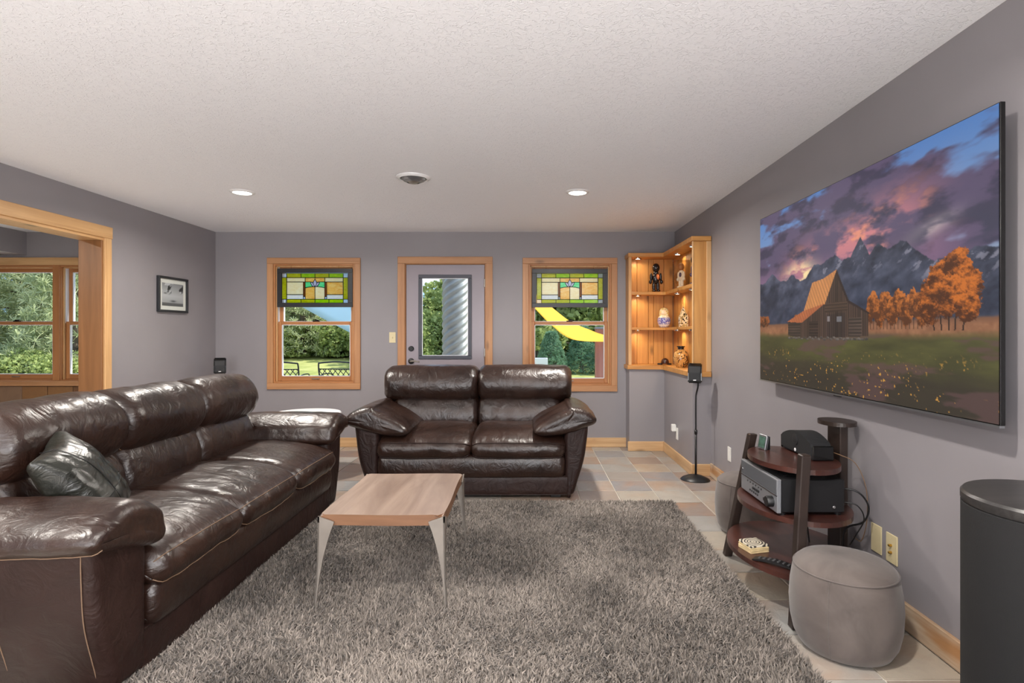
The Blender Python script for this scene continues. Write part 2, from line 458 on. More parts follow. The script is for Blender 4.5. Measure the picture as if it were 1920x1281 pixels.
# floor slab with separate slate tiles
floor = bm_obj('floor', (lambda b: (add_box(b, -7.35, XR + WT, YREAR - WT, YB + WT, -0.2, -0.006), b)[1])(bmesh.new()), M['grout'], origin=(0, 0, 0))
tag(floor, kind='structure')
P = 0.31; TX0 = 0.703; TY0 = 4.55
tile_meshes = []
for k in range(6):
    bm = bmesh.new(); add_box(bm, -0.1512, 0.1512, -0.1512, 0.1512, -0.016, 0.0, 0.0025)
    for v in bm.verts:
        if v.co.z > -0.004: v.co.z += random.uniform(-0.0014, 0.0010)
        v.co.x += random.uniform(-0.0012, 0.0012); v.co.y += random.uniform(-0.0012, 0.0012)
    me = bpy.data.meshes.new('slate_tile'); bm.to_mesh(me); bm.free(); me.materials.append(M['slate']); tile_meshes.append(me)
def put_tile(x, y, rot, sx=1.0, sy=1.0):
    o = bpy.data.objects.new('slate_tile', random.choice(tile_meshes)); COL.objects.link(o); o.parent = floor
    o.location = (x, y, 0); o.rotation_euler = (0, 0, rot * PI / 2)
    if sx != 1 or sy != 1: o.scale = (sx, sy, 1)
ntile = 0
for i in range(-14, 4):
    for j in range(-12, 6):
        x0 = TX0 + i * P; y0 = TY0 + j * P; x1 = x0 + P; y1 = y0 + P
        if x1 < XL + 0.02 or x0 > XR - 0.02 or y0 > YB - 0.02 or y1 < 1.1: continue
        if x0 > -1.66 and x1 < 1.0 and y1 < 4.12: continue            # hidden under the rug
        if x1 < -1.75 and y1 < 4.2 and x0 > -2.2: continue            # under the sofa
        cx0, cx1, cy0, cy1 = max(x0, XL), min(x1, XR), y0, min(y1, YB)
        if cx1 - cx0 < 0.03 or cy1 - cy0 < 0.03: continue
        if (cx1 - cx0) < P - 0.01 or (cy1 - cy0) < P - 0.01:
            put_tile((cx0 + cx1) / 2, (cy0 + cy1) / 2, 0, (cx1 - cx0 - 0.007) / 0.303, (cy1 - cy0 - 0.007) / 0.303)
        else:
            put_tile((x0 + x1) / 2, (y0 + y1) / 2, random.randrange(4))
        ntile += 1

# low boxed-out wall in the corner that carries the lit shelf
LX, LY, LE, LS = 1.478, 6.096, 5.034, 1.094
bm = bmesh.new()
add_prism(bm, [(LS, YB), (LS, LY), (LX, LY), (LX, LE), (XR, LE), (XR, YB)], 'z', 0.0, 0.895)
tag(bm_obj('wall_corner_ledge', bm, M['wall'], origin=(0, 0, 0)), kind='structure')

# baseboards
def baseboard(name, segs, m):
    bm = bmesh.new()
    for s in segs: add_box(bm, *s, 0.003)
    return tag(bm_obj(name, bm, m, origin=(0, 0, 0)), kind='structure')
BH, BT = 0.105, 0.018
baseboard('baseboard_back', [(XL, -1.49, YB - BT, YB, 0, BH), (-0.425, LS, YB - BT, YB, 0, BH)], M['base_x'])
baseboard('baseboard_ledge_front', [(LS - BT, LX, LY - BT, LY, 0, BH)], M['base_x'])
baseboard('baseboard_ledge_side', [(LX - BT, LX, LE - BT, LY - BT, 0, BH)], M['base_y'])
baseboard('baseboard_ledge_end', [(LX, XR, LE - BT, LE, 0, BH)], M['base_x'])
baseboard('baseboard_right', [(XR - BT, XR, YREAR, LE - BT, 0, BH + 0.012)], M['weathered'])
baseboard('baseboard_left', [(XL, XL + BT, 4.73, YB - BT, 0, BH)], M['base_y'])

# ------------------------------------------------------------------ windows
def double_hung(name, o, casing=True, cw=0.068):
    x0, x1, z0, z1 = o
    root = thing(name, None, None, (0, 0, 0), kind='structure')
    if casing:
        for nm, bx, ax in (('casing_board', (x0 - cw, x1 + cw, YB - 0.022, YB, z1, z1 + cw), 'x'), ('casing_board', (x0 - cw, x1 + cw, YB - 0.022, YB, z0 - cw, z0), 'x'),
                           ('casing_board', (x0 - cw, x0, YB - 0.020, YB, z0, z1), 'z'), ('casing_board', (x1, x1 + cw, YB - 0.020, YB, z0, z1), 'z')):
            box(nm, *bx, M['pine_' + ax], root, 0.003)
    t = 0.02
    boxes('jamb', [(x0, x0 + t, YB - 0.004, YB + WT, z0, z1), (x1 - t, x1, YB - 0.004, YB + WT, z0, z1)], M['sash_z'], root)
    boxes('head_jamb', [(x0 + t, x1 - t, YB - 0.004, YB + WT, z1 - t, z1), (x0 + t, x1 - t, YB - 0.004, YB + WT, z0, z0 + t)], M['sash_x'], root)
    x0 += t; x1 -= t; z0 += t; z1 -= t
    zm = 1.405
    boxes('jamb_stop', [(x0, x0 + 0.012, YB + 0.02, YB + 0.042, z0, z1), (x1 - 0.012, x1, YB + 0.02, YB + 0.042, z0, z1), (x0, x1, YB + 0.02, YB + 0.042, z1 - 0.012, z1)], M['header_z'], root)
    boxes('jamb_liner', [(x0, x0 + 0.01, YB + 0.044, YB + 0.13, zm, z1), (x1 - 0.01, x1, YB + 0.044, YB + 0.13, zm, z1)], M['vinyl'], root)
    def sash(nm, ya, yb, za, zb, top, bot, st=0.05):
        s = boxes(nm, [(x0 + 0.004, x0 + st, ya, yb, za, zb), (x1 - st, x1 - 0.004, ya, yb, za, zb)], M['sash_z'], root, 0.004)
        boxes('sash_rail', [(x0 + st, x1 - st, ya, yb, zb - top, zb), (x0 + st, x1 - st, ya, yb, za, za + bot)], M['sash_x'], s, 0.004)
        e = 0.006
        boxes('glazing_bead', [(x0 + st, x0 + st + e, ya + 0.004, yb, za + bot, zb - top), (x1 - st - e, x1 - st, ya + 0.004, yb, za + bot, zb - top),
                               (x0 + st, x1 - st, ya + 0.004, yb, za + bot, za + bot + e), (x0 + st, x1 - st, ya + 0.004, yb, zb - top - e, zb - top)], M['vinyl'], s, 0)
        box('pane', x0 + st, x1 - st, (ya + yb) / 2 - 0.002, (ya + yb) / 2 + 0.002, za + bot, zb - top, M['glass'], s, 0)
        return s
    up = sash('upper_sash', YB + 0.092, YB + 0.125, zm - 0.018, z1, 0.05, 0.036)
    lo = sash('lower_sash', YB + 0.050, YB + 0.083, z0, zm + 0.018, 0.036, 0.055)
    xm = (x0 + x1) / 2
    boxes('sash_lock', [(xm - 0.035, xm + 0.035, YB + 0.045, YB + 0.075, zm + 0.018, zm + 0.030), (xm - 0.012, xm + 0.03, YB + 0.04, YB + 0.06, zm + 0.030, zm + 0.040)], M['lead'], lo)
    boxes('sash_lift', [(xm - 0.045, xm + 0.045, YB + 0.036, YB + 0.05, z0 + 0.024, z0 + 0.034)], M['nickel'], lo)
    return root
double_hung('window_1', W1)
double_hung('window_2', W2)
w3 = double_hung('window_3', W3, casing=False)
w4 = double_hung('window_4', W4, casing=False)
# shared casing of the next room's double window
tr = thing('trim_1', None, None, (0, 0, 0), kind='structure')
box('casing_board', -6.5, -4.42, YB - 0.024, YB, 2.062, 2.148, M['header_x'], tr)
box('sill_board', -6.5, -4.42, YB - 0.05, YB, 0.695, 0.752, M['pine_x'], tr)
box('mullion_casing', -5.402, -5.323, YB - 0.02, YB, 0.752, 2.062, M['sash_z'], tr)
box('casing_board', -4.5, -4.42, YB - 0.02, YB, 0.752, 2.062, M['pine_z'], tr)
# slate wainscot tiles below it
wt = thing('trim_2', None, None, (0, 0, 0), kind='structure')
for k in range(10):
    for r in range(2):
        bm = bmesh.new(); add_box(bm, -6.62 + k * 0.29, -6.62 + k * 0.29 + 0.284, YB - 0.014 - random.uniform(0, 0.003), YB, 0.405 - r * 0.29, 0.689 - r * 0.29, 0.003)
        me = bpy.data.meshes.new('wall_tile'); bm.to_mesh(me); bm.free()
        o = link_mesh('wall_tile', me, M['rust_slate'], wt)

# cased opening in the left wall
t3 = thing('trim_3', None, None, (0, 0, 0), kind='structure')
box('header_board', XL, XL + 0.022, OP[0] - 0.1, OP[1] + 0.082, OP[3], OP[3] + 0.098, M['header_y'], t3)
box('header_soffit', XL - LT - 0.005, XL + 0.005, OP[0], OP[1], OP[3] - 0.022, OP[3], M['header_y'], t3, 0)
box('jamb_board', XL - LT - 0.012, XL + 0.004, OP[1] - 0.022, OP[1], 0, OP[3] - 0.022, M['jamb_dark'], t3)
box('side_casing', XL, XL + 0.02, OP[1] - 0.004, OP[1] + 0.074, 0, OP[3], M['header_z'], t3)
box('side_casing', XL - LT - 0.03, XL - LT - 0.006, OP[1] - 0.004, OP[1] + 0.074, 0, OP[3], M['jamb_dark'], t3)
box('jamb_board', XL - LT - 0.012, XL + 0.004, OP[0], OP[0] + 0.022, 0, OP[3] - 0.022, M['jamb_dark'], t3)

# ------------------------------------------------------------------ the back door
d = thing('door_1', None, None, (0, 0, 0), kind='structure')
dx0, dx1, _, dz1 = D1
cw = 0.07
box('casing_board', dx0 - cw, dx1 + cw, YB - 0.022, YB, dz1 - 0.012, dz1 + cw - 0.005, M['pine_x'], d)
box('casing_board', dx0 - cw, dx0 + 0.012, YB - 0.02, YB, 0, dz1 - 0.012, M['pine_z'], d)
box('casing_board', dx1 - 0.012, dx1 + cw, YB - 0.02, YB, 0, dz1 - 0.012, M['pine_z'], d)
boxes('door_jamb', [(dx0, dx0 + 0.02, YB, YB + WT, 0, dz1), (dx1 - 0.02, dx1, YB, YB + WT, 0, dz1), (dx0, dx1, YB, YB + WT, dz1 - 0.02, dz1)], M['sash_z'], d)
sx0, sx1, sz1 = dx0 + 0.024, dx1 - 0.024, dz1 - 0.024
gx0, gx1, gz0, gz1 = -1.262, -0.658, 0.995, 1.955
slab = bmesh.new(); wall_cells(slab, 'x', sx0, sx1, YB + 0.008, YB + 0.052, 0.012, sz1, [(gx0 + 0.02, gx1 - 0.02, gz0 + 0.02, gz1 - 0.02)])
bmesh.ops.remove_doubles(slab, verts=slab.verts, dist=1e-5)
slab = bm_obj('door_slab', slab, M['door_paint'], d)
fw = 0.04
for bx in ((gx0, gx1, YB - 0.006, YB + 0.012, gz1 - fw, gz1), (gx0, gx1, YB - 0.006, YB + 0.012, gz0, gz0 + fw),
           (gx0, gx0 + fw, YB - 0.006, YB + 0.012, gz0 + fw, gz1 - fw), (gx1 - fw, gx1, YB - 0.006, YB + 0.012, gz0 + fw, gz1 - fw)):
    box('glass_frame', *bx, M['lite_frame'], slab, 0.004)
boxes('glazing_bead', [(gx0 + fw, gx0 + fw + 0.006, YB, YB + 0.02, gz0 + fw, gz1 - fw), (gx1 - fw - 0.006, gx1 - fw, YB, YB + 0.02, gz0 + fw, gz1 - fw),
                       (gx0 + fw, gx1 - fw, YB, YB + 0.02, gz0 + fw, gz0 + fw + 0.006), (gx0 + fw, gx1 - fw, YB, YB + 0.02, gz1 - fw - 0.006, gz1 - fw)], M['vinyl'], slab, 0)
box('pane', gx0 + 0.02, gx1 - 0.02, YB + 0.026, YB + 0.032, gz0 + 0.02, gz1 - 0.02, M['glass'], slab, 0)
def disc_y(name, x, z, y, r, t, m, parent, seg=24):
    bm = bmesh.new(); add_lathe(bm, [(0, 0), (r, 0), (r, t * 0.6), (r * 0.8, t), (0, t)], seg)
    bmesh.ops.transform(bm, matrix=Matrix.Translation((x, y, z)) @ Matrix.Rotation(PI / 2, 4, 'X'), verts=bm.verts)
    o = bm_obj(name, bm, m, parent, smooth=True); autosmooth(o); return o
disc_y('deadbolt', -1.345, 1.115, YB + 0.008, 0.031, 0.02, M['black'], slab)
dh = disc_y('door_handle', -1.345, 0.973, YB + 0.008, 0.034, 0.014, M['black'], slab)
tube('lever', [(-1.345, YB, 0.973), (-1.345, YB - 0.045, 0.973), (-1.30, YB - 0.052, 0.976), (-1.24, YB - 0.05, 0.966)], 0.0085, M['nickel'], dh, smoothpts=14)
for hz in (1.86, 1.07, 0.25):
    box('hinge', sx1 - 0.006, sx1 + 0.012, YB - 0.004, YB + 0.012, hz - 0.05, hz + 0.05, M['nickel'], d)

# unseen glazed doors behind the camera, made up to go with the rear fill
d2 = thing('added_door', None, None, (0, 0, 0), kind='structure')
rx0, rx1, rz0, rz1 = R1
for k in range(4):
    a = rx0 + (rx1 - rx0) * k / 4; c = rx0 + (rx1 - rx0) * (k + 1) / 4
    lf = boxes('door_leaf', [(a, a + 0.07, YREAR - 0.1, YREAR - 0.05, rz0, rz1), (c - 0.07, c, YREAR - 0.1, YREAR - 0.05, rz0, rz1),
                             (a + 0.07, c - 0.07, YREAR - 0.1, YREAR - 0.05, rz1 - 0.08, rz1), (a + 0.07, c - 0.07, YREAR - 0.1, YREAR - 0.05, rz0, rz0 + 0.16)], M['vinyl'], d2)
    box('pane', a + 0.07, c - 0.07, YREAR - 0.078, YREAR - 0.072, rz0 + 0.16, rz1 - 0.08, M['glass'], lf, 0)

w5 = thing('added_window', None, None, (0, 0, 0), kind='structure')  # unseen window, made up as the opening for the side fill light
sf = boxes('sash', [(XR + 0.06, XR + 0.10, -3.0, -2.94, 0.75, 2.05), (XR + 0.06, XR + 0.10, -0.86, -0.8, 0.75, 2.05), (XR + 0.06, XR + 0.10, -1.93, -1.87, 0.75, 2.05), (XR + 0.06, XR + 0.10, -3.0, -0.8, 0.75, 0.81), (XR + 0.06, XR + 0.10, -3.0, -0.8, 1.99, 2.05)], M['sash_y'], w5)
box('pane', XR + 0.078, XR + 0.082, -2.94, -0.86, 0.81, 1.99, M['glass'], sf, 0)

# ------------------------------------------------------------------ light fittings in the ceiling
def can_light(x, y, label, energy=44, grp='recessed ceiling lights'):
    t = thing('recessed_light', label, 'ceiling light', (x, y, ZC), grp)
    lathe('trim_ring', [(0.072, -0.012), (0.078, -0.012), (0.095, -0.003), (0.095, 0.0), (0.072, 0.0)], M['white'], t, 32, (x, y, ZC))
    lathe('lens', [(0, -0.010), (0.06, -0.010), (0.073, -0.007), (0.073, 0.0)], M['lamp'], t, 32, (x, y, ZC))
    ld = bpy.data.lights.new('can_beam', 'AREA'); ld.shape = 'DISK'; ld.size = 0.13; ld.energy = energy; ld.color = (1.0, 0.94, 0.86); ld.spread = math.radians(165)
    lo = bpy.data.objects.new('can_beam', ld); COL.objects.link(lo); lo.parent = t; lo.location = (0, 0, -0.016)
    return t
can_light(-2.338, 4.52, 'lit round recessed ceiling light on the framed-print side of the round vent')
can_light(0.39, 4.52, 'lit round recessed ceiling light on the lit-shelf side of the round vent')
for x in (-2.338, 0.39):  # cans added out of view to help light the room
    for y in (1.3, -1.6): can_light(x, y, 'added unseen recessed ceiling light in the rear half of the room behind the seating')
can_light(-4.75, 3.2, 'added unseen recessed ceiling light in the adjoining room beside the soffit', 60)  # unseen lamp put in to brighten the adjoining room

vx, vy = -0.857, 4.10
vt = thing('ceiling_vent', 'round metal ceiling air vent with concentric rings between the two recessed lights', 'vent', (vx, vy, ZC))
lathe('outer_ring', [(0.095, -0.012), (0.105, -0.016), (0.126, -0.004), (0.127, 0.0), (0.09, 0.0), (0.09, -0.008)], M['white'], vt, 40, (vx, vy, ZC))
for r, z in ((0.078, -0.024), (0.058, -0.034)):
    lathe('cone_ring', [(r - 0.012, z - 0.004), (r, z), (r + 0.012, z + 0.012), (r + 0.009, z + 0.013), (r - 0.004, z + 0.004), (r - 0.014, z)], M['silver'], vt, 40, (vx, vy, ZC))
lathe('center_cone', [(0, -0.045), (0.03, -0.043), (0.044, -0.034), (0.04, -0.03), (0, -0.03)], M['nickel'], vt, 32, (vx, vy, ZC))
lathe('duct_throat', [(0, -0.001), (0.092, -0.001), (0.092, -0.010)], M['frame_black'], vt, 32, (vx, vy, ZC))

# ------------------------------------------------------------------ leather seating
def fbm(p, o=4): return noise.fractal(p, 1.0, 2.0, o)

def offset_profile(pts, d):
    n = len(pts); out = []
    area = sum(pts[i][0] * pts[(i + 1) % n][1] - pts[(i + 1) % n][0] * pts[i][1] for i in range(n))
    s = 1 if area > 0 else -1
    for i in range(n):
        a, c = Vector(pts[i - 1]), Vector(pts[(i + 1) % n])
        t = (c - a)
        if t.length < 1e-9: out.append(Vector(pts[i])); continue
        t.normalize(); nrm = Vector((-t.y, t.x)) * s
        out.append(Vector(pts[i]) + nrm * d)
    return out

def cushion(name, prof, a0, a1, mapf, m, parent, r=0.05, puff=0.012, wr=0.008, seed=0, nprof=40, nst=30, pucker=0.0, seams=(), seam_r=0.0035, subsurf=1, skew=None):
    """plump loft of a closed profile from a0 to a1 with rounded ends and wrinkles"""
    P0 = [Vector((p[0], p[1])) for p in catmull([(p[0], p[1], 0) for p in prof], nprof)]
    sts = []
    L = a1 - a0
    for k in range(5):
        ang = k / 5 * PI / 2; sts.append((a0 + r * (1 - math.cos(ang)), r * (1 - math.sin(ang))))
    for k in range(nst + 1): sts.append((a0 + r + (L - 2 * r) * k / nst, 0.0))
    for k in range(5):
        ang = (4 - k) / 5 * PI / 2; sts.append((a1 - r * (1 - math.cos(ang)), r * (1 - math.sin(ang))))
    bm = bmesh.new(); rows = []
    off = Vector((seed * 3.7, seed * 1.3, seed * 2.1))
    for a, ins in sts:
        u = (a - a0) / L
        pf = -puff * (1 - abs(2 * u - 1) ** 3)
        row = []
        for j, q in enumerate(offset_profile(P0, ins + pf)):
            aa = a + (skew(a, q) if skew else 0)
            row.append(bm.verts.new(Vector(mapf(aa, q.x, q.y))))
        rows.append(row)
    for A, B in zip(rows[:-1], rows[1:]):
        for k in range(nprof): bm.faces.new((A[k], A[(k + 1) % nprof], B[(k + 1) % nprof], B[k]))
    for R in (rows[0], rows[-1]):
        c = Vector((0, 0, 0))
        for v in R: c += v.co
        cv = bm.verts.new(c / len(R))
        for k in range(nprof): bm.faces.new((R[k], R[(k + 1) % nprof], cv))
    bmesh.ops.recalc_face_normals(bm, faces=bm.faces); bm.normal_update()
    if wr > 0:
        dis = []
        for i, row in enumerate(rows):
            u = (sts[i][0] - a0) / L; edge = abs(2 * u - 1)
            for v in row:
                p = v.co + off
                n1 = fbm(Vector((p.x * 3.2, p.y * 3.2, p.z * 3.2)), 3)
                q = Vector((p.x * 7 + n1, p.y * 7, p.z * 5)); n2 = 1 - abs(noise.noise(q)) * 2
                q2 = Vector((p.x * 15 + p.z * 6, p.y * 9 - p.x * 5, p.z * 13)); n3 = 1 - abs(noise.noise(q2)) * 2
                dis.append((v, v.normal * (wr * (0.8 * n1 + (0.35 + 0.5 * edge) * n2 * 0.7 + 0.3 * n3 * (0.4 + edge)))))
        for v, dv in dis: v.co += dv
    seam_pts = []
    for j in seams: seam_pts.append([(rows[i][j].co + rows[i][j].normal * 0.002).copy() for i in range(2, len(rows) - 2)])
    o = bm_obj(name, bm, m, parent, smooth=True, subsurf=subsurf)
    for sp in seam_pts:
        b2 = bmesh.new(); add_tube(b2, sp, seam_r, 6); bm_obj('seam', b2, M['stitch'] if seam_r < 0.003 else M['leather_side'], o, smooth=True)
    return o

def leather_seat(name, label, loc, rotz, inner, outer, base_half, n, head_over=0.09, stitched=False, drape=0.235, pad_dz=-0.03):
    """faces local -y, origin on the floor at the middle of the front"""
    root = thing(name, label, 'sofa', (0, 0, 0))
    L1, L2 = M['leather'], M['leather_side']
    fx = lambda a, p, q: (a, p, q)              # loft along x, profile (y,z)
    # base: front rail, bulging front panel
    cushion('front_rail', [(0.0, 0.035), (-0.006, 0.10), (0.0, 0.165), (0.04, 0.18), (0.5, 0.18), (0.8, 0.17), (0.8, 0.04), (0.4, 0.03), (0.04, 0.03)], -inner - 0.03, inner + 0.03, fx, L2, root, r=0.02, puff=0, wr=0.002, seed=3, nst=16)
    cushion('front_panel', [(0.02, 0.165), (-0.022, 0.19), (-0.034, 0.25), (-0.026, 0.315), (0.02, 0.34), (0.2, 0.34), (0.5, 0.33), (0.5, 0.17), (0.2, 0.165)], -inner + 0.006, inner - 0.006, fx, L1, root, r=0.045, puff=0.004, wr=0.004, seed=5, nst=24)
    # arms
    for s in (-1, 1):
        fy = lambda a, p, q, s=s: (s * p, a, q)     # loft along y, profile (x,z)
        fp_ = lambda a, p, q, s=s: (s * p, a, q + pad_dz * max(0.0, min(1.0, (q - 0.5) / 0.2)))
        b0 = base_half; w = outer - 0.045
        arm = cushion('arm', [(inner + 0.0, 0.05), (inner - 0.004, 0.30), (inner - 0.004, 0.50), (inner + 0.05, 0.585), (w - 0.06, 0.625), (w, 0.59), (w - 0.008, 0.46), (w - 0.03, 0.30), (b0 + 0.03, 0.14), (b0, 0.04), (b0 - 0.04, 0.03), (inner + 0.03, 0.03)],
                      -0.004, 0.90, fy, L2, root, r=0.035, puff=0.004, wr=0.003, seed=7 + s, nst=16, nprof=48)
        if stitched:
            for yy in (0.03, 0.33):
                pts = [(s * (x + 0.005), yy + 0.05 * (0.6 - z), z) for x, z in ((w, 0.57), (w - 0.008, 0.46), (w - 0.03, 0.30), (b0 + 0.03, 0.14), (b0, 0.05))]
                tube('seam', pts, 0.002, M['stitch'], arm, 6, smoothpts=24)
        i2 = inner; dr = drape / 0.235
        cushion('arm_pad', [(outer - 0.006, 0.598), (outer + 0.012, 0.648), (outer - 0.05, 0.708), (outer - 0.17, 0.738), (i2 + 0.06 - 0.04 * dr, 0.715), (i2 - 0.10 * dr, 0.655), (i2 - 0.205 * dr, 0.585), (i2 - 0.245 * dr, 0.530), (i2 + 0.02 - 0.22 * dr, 0.495), (i2 + 0.05 - 0.11 * dr, 0.505), (i2 + 0.10 - 0.04 * dr, 0.535), (outer - 0.08, 0.570)],
                    -0.055, 0.78, fp_, L1, root, r=0.048, puff=0.012, wr=0.008, seed=11 + s * 2, nst=30, nprof=44, seams=(43,) if stitched else (), seam_r=0.0022)
        cushion('arm_pad_rear', [(outer - 0.03, 0.60), (outer - 0.03, 0.65), (outer - 0.10, 0.69), (inner + 0.02, 0.68), (inner - 0.03, 0.62), (inner - 0.02, 0.54), (outer - 0.10, 0.56)], 0.70, 0.90, fy, L1, root, r=0.04, puff=0.004, wr=0.006, seed=19 + s, nst=10, nprof=30)
    # back frame
    cushion('back_frame', [(0.74, 0.05), (0.70, 0.30), (0.72, 0.62), (0.76, 0.86), (0.84, 0.90), (0.90, 0.84), (0.92, 0.50), (0.90, 0.05)], -inner - 0.10, inner + 0.10, fx, L2, root, r=0.05, puff=0, wr=0.002, seed=23, nst=16)
    cw = 2 * inner / n; hw = 2 * (inner + head_over) / n
    for k in range(n):
        a0 = -inner + k * cw + 0.003; a1 = a0 + cw - 0.006
        cushion('seat_cushion', [(0.60, 0.345), (0.62, 0.43), (0.60, 0.495), (0.45, 0.515), (0.28, 0.512), (0.12, 0.492), (0.0, 0.455), (-0.045, 0.415), (-0.052, 0.375), (-0.03, 0.338), (0.02, 0.325), (0.3, 0.325)],
                a0, a1, fx, L1, root, r=0.055, puff=0.014, wr=0.010, seed=31 + k * 3 + n, nst=34, nprof=56, seams=(31, 42), seam_r=0.0022 if stitched else 0.0035)
        cushion('back_cushion', [(0.70, 0.42), (0.57, 0.43), (0.525, 0.50), (0.52, 0.58), (0.545, 0.66), (0.585, 0.715), (0.68, 0.735), (0.76, 0.70), (0.76, 0.45)],
                a0, a1, fx, L1, root, r=0.05, puff=0.012, wr=0.009, seed=51 + k * 5 + n, nst=30, nprof=44)
        h0 = -(inner + head_over) + k * hw + 0.002; h1 = h0 + hw - 0.004
        cushion('headrest', [(0.60, 0.705), (0.545, 0.735), (0.505, 0.80), (0.505, 0.87), (0.54, 0.935), (0.60, 0.978), (0.69, 0.992), (0.78, 0.965), (0.84, 0.89), (0.85, 0.78), (0.80, 0.71), (0.70, 0.70)],
                h0, h1, fx, L1, root, r=0.06, puff=0.014, wr=0.010, seed=71 + k * 7 + n, nst=34, nprof=48, seams=(1,) if stitched else (), seam_r=0.0022)
    for sx in (-1, 1):
        for yy in (0.06, 0.82):
            box('foot', sx * (base_half - 0.14) - 0.04, sx * (base_half - 0.14) + 0.04, yy - 0.03, yy + 0.05, 0.0, 0.036, M['black'], root, 0.004)
    root.location = loc; root.rotation_euler = (0, 0, rotz)
    return root

leather_seat('leather_loveseat', 'dark brown leather two-cushion loveseat in front of the back door', (-0.455, 4.335, 0.0), 0.0, 0.735, 0.955, 0.80, 2)
leather_seat('leather_sofa', 'long dark brown leather three-cushion sofa with tan stitching beside the coffee table', (-1.455, 3.065, 0.0), PI / 2, 0.955, 1.265, 1.11, 3, head_over=0.02, stitched=True, drape=0.05, pad_dz=-0.05)

# throw pillow in the near corner of the sofa
def pillow(name, label, loc, rot, size, thick, m):
    N = 26; bm = bmesh.new(); grid = {}
    for side in (1, -1):
        for i in range(N + 1):
            for j in range(N + 1):
                u, v = 2 * i / N - 1, 2 * j / N - 1
                e = max(abs(u), abs(v))
                if side == -1 and e > 0.999: grid[(side, i, j)] = grid[(1, i, j)]; continue
                h = thick * (max(0, (1 - u * u)) * max(0, (1 - v * v))) ** 0.42
                pin = 1 - 0.09 * (1 - abs(u * v)) * 1.0
                x, y = u * size * (pin if abs(v) < abs(u) else 1 - 0.05 * (1 - u * u)), v * size * (pin if abs(u) <= abs(v) else 1 - 0.05 * (1 - v * v))
                w = 0.010 * (1 - abs(noise.noise(Vector((u * 2.2 + v, v * 4.5, side * 3.0)))) * 2) + 0.012 * noise.noise(Vector((u * 1.7, v * 1.7, 9.0 + side)))
                grid[(side, i, j)] = bm.verts.new((x, y, side * (h + (w if e < 0.95 else 0))))
        for i in range(N):
            for j in range(N):
                f = [grid[(side, i, j)], grid[(side, i + 1, j)], grid[(side, i + 1, j + 1)], grid[(side, i, j + 1)]]
                if len(set(f)) == 4: bm.faces.new(f if side == 1 else f[::-1])
    sp = [[grid[(1, i, 8)].co.copy() + Vector((0, 0, 0.002)) for i in range(N + 1)], [grid[(1, 18, j)].co.copy() + Vector((0, 0, 0.002)) for j in range(N + 1)]]
    o = bm_obj(name, bm, m, None, (0, 0, 0), smooth=True, subsurf=1); tag(o, label, 'cushion')
    for s in sp:
        b2 = bmesh.new(); add_tube(b2, s, 0.0018, 5); bm_obj('seam', b2, M['lead'], o, smooth=True)
    o.location = loc; o.rotation_euler = rot
    return o
pl = pillow('throw_pillow', 'black-green leather throw pillow tucked into the near corner of the long sofa', (-1.90, 2.33, 0.68), (0, 0, 0), 0.205, 0.085, M['pillow_leather'])
P_pk, P_l, P_r = Vector((-1.94, 2.29, 0.845)), Vector((-1.790, 1.965, 0.838)), Vector((-1.777, 2.43, 0.562))
xax = (P_r - P_pk).normalized(); yax = (P_pk - P_l); yax = (yax - xax * yax.dot(xax)).normalized(); zax = xax.cross(yax)
if zax.x < 0: yax = -yax; zax = -zax
pl.location = (P_l + P_r) / 2 + Vector((0.02, 0, 0.0))
pl.rotation_euler = Matrix((xax, yax, zax)).transposed().to_euler()

# ------------------------------------------------------------------ shag rug
RX0, RX1, RY0, RY1 = -1.62, 1.075, 0.95, 4.19
rug = thing('shag_rug', 'grey-beige shag rug with long pile under the coffee table', 'rug', (0, 0, 0.0))
box('rug_backing', RX0, RX1, RY0, RY1, 0.001, 0.008, plain('rug_backing', lin(120, 108, 98), 0.9), rug, 0)
N = 230000
rs = np.random.RandomState(3)
x = rs.uniform(RX0, RX1, N); y = RY0 + (RY1 - RY0) * rs.uniform(0, 1, N) ** 0.9
keep = ~((x < -1.50) & (y > 1.9)); x, y = x[keep], y[keep]; N = len(x)
def vnoise(x, y, sc, seed):
    r = np.random.RandomState(seed).uniform(-1, 1, (64, 64)); u = x * sc + 100; v = y * sc + 100
    i = np.floor(u).astype(int); j = np.floor(v).astype(int); fu = u - i; fv = v - j
    fu = fu * fu * (3 - 2 * fu); fv = fv * fv * (3 - 2 * fv); g = lambda a, b: r[a % 64, b % 64]
    return (g(i, j) * (1 - fu) + g(i + 1, j) * fu) * (1 - fv) + (g(i, j + 1) * (1 - fu) + g(i + 1, j + 1) * fu) * fv
ang = 1.4 * vnoise(x, y, 1.5, 1) + 2.6 * vnoise(x, y, 22.0, 2) + rs.normal(0, 1.5, N)
lean = np.clip(0.55 + 0.25 * vnoise(x, y, 4.0, 5) + rs.normal(0, 0.25, N), 0.05, 1.25)
ln = rs.uniform(0.026, 0.040, N); wd = rs.uniform(0.0022, 0.0036, N)
dx, dy = np.cos(ang), np.sin(ang); px, py = -dy, dx
tw = rs.uniform(-1, 1, N); px, py = px * np.cos(tw) + dx * np.sin(tw), py * np.cos(tw) + dy * np.sin(tw)
V = np.zeros((N, 5, 3), np.float32)
z0 = 0.006
for k, (t, w) in enumerate(((0.0, 1.0), (0.0, -1.0), (0.55, 1.0), (0.55, -1.0), (1.0, 0.0))):
    h = ln * t * np.cos(lean * t); s = ln * t * np.sin(lean * (0.4 + 0.9 * t))
    V[:, k, 0] = x + dx * s + px * wd * w; V[:, k, 1] = y + dy * s + py * wd * w; V[:, k, 2] = z0 + h
me = bpy.data.meshes.new('rug_pile')
me.vertices.add(N * 5); me.vertices.foreach_set('co', V.reshape(-1))
idx = np.arange(N)[:, None] * 5
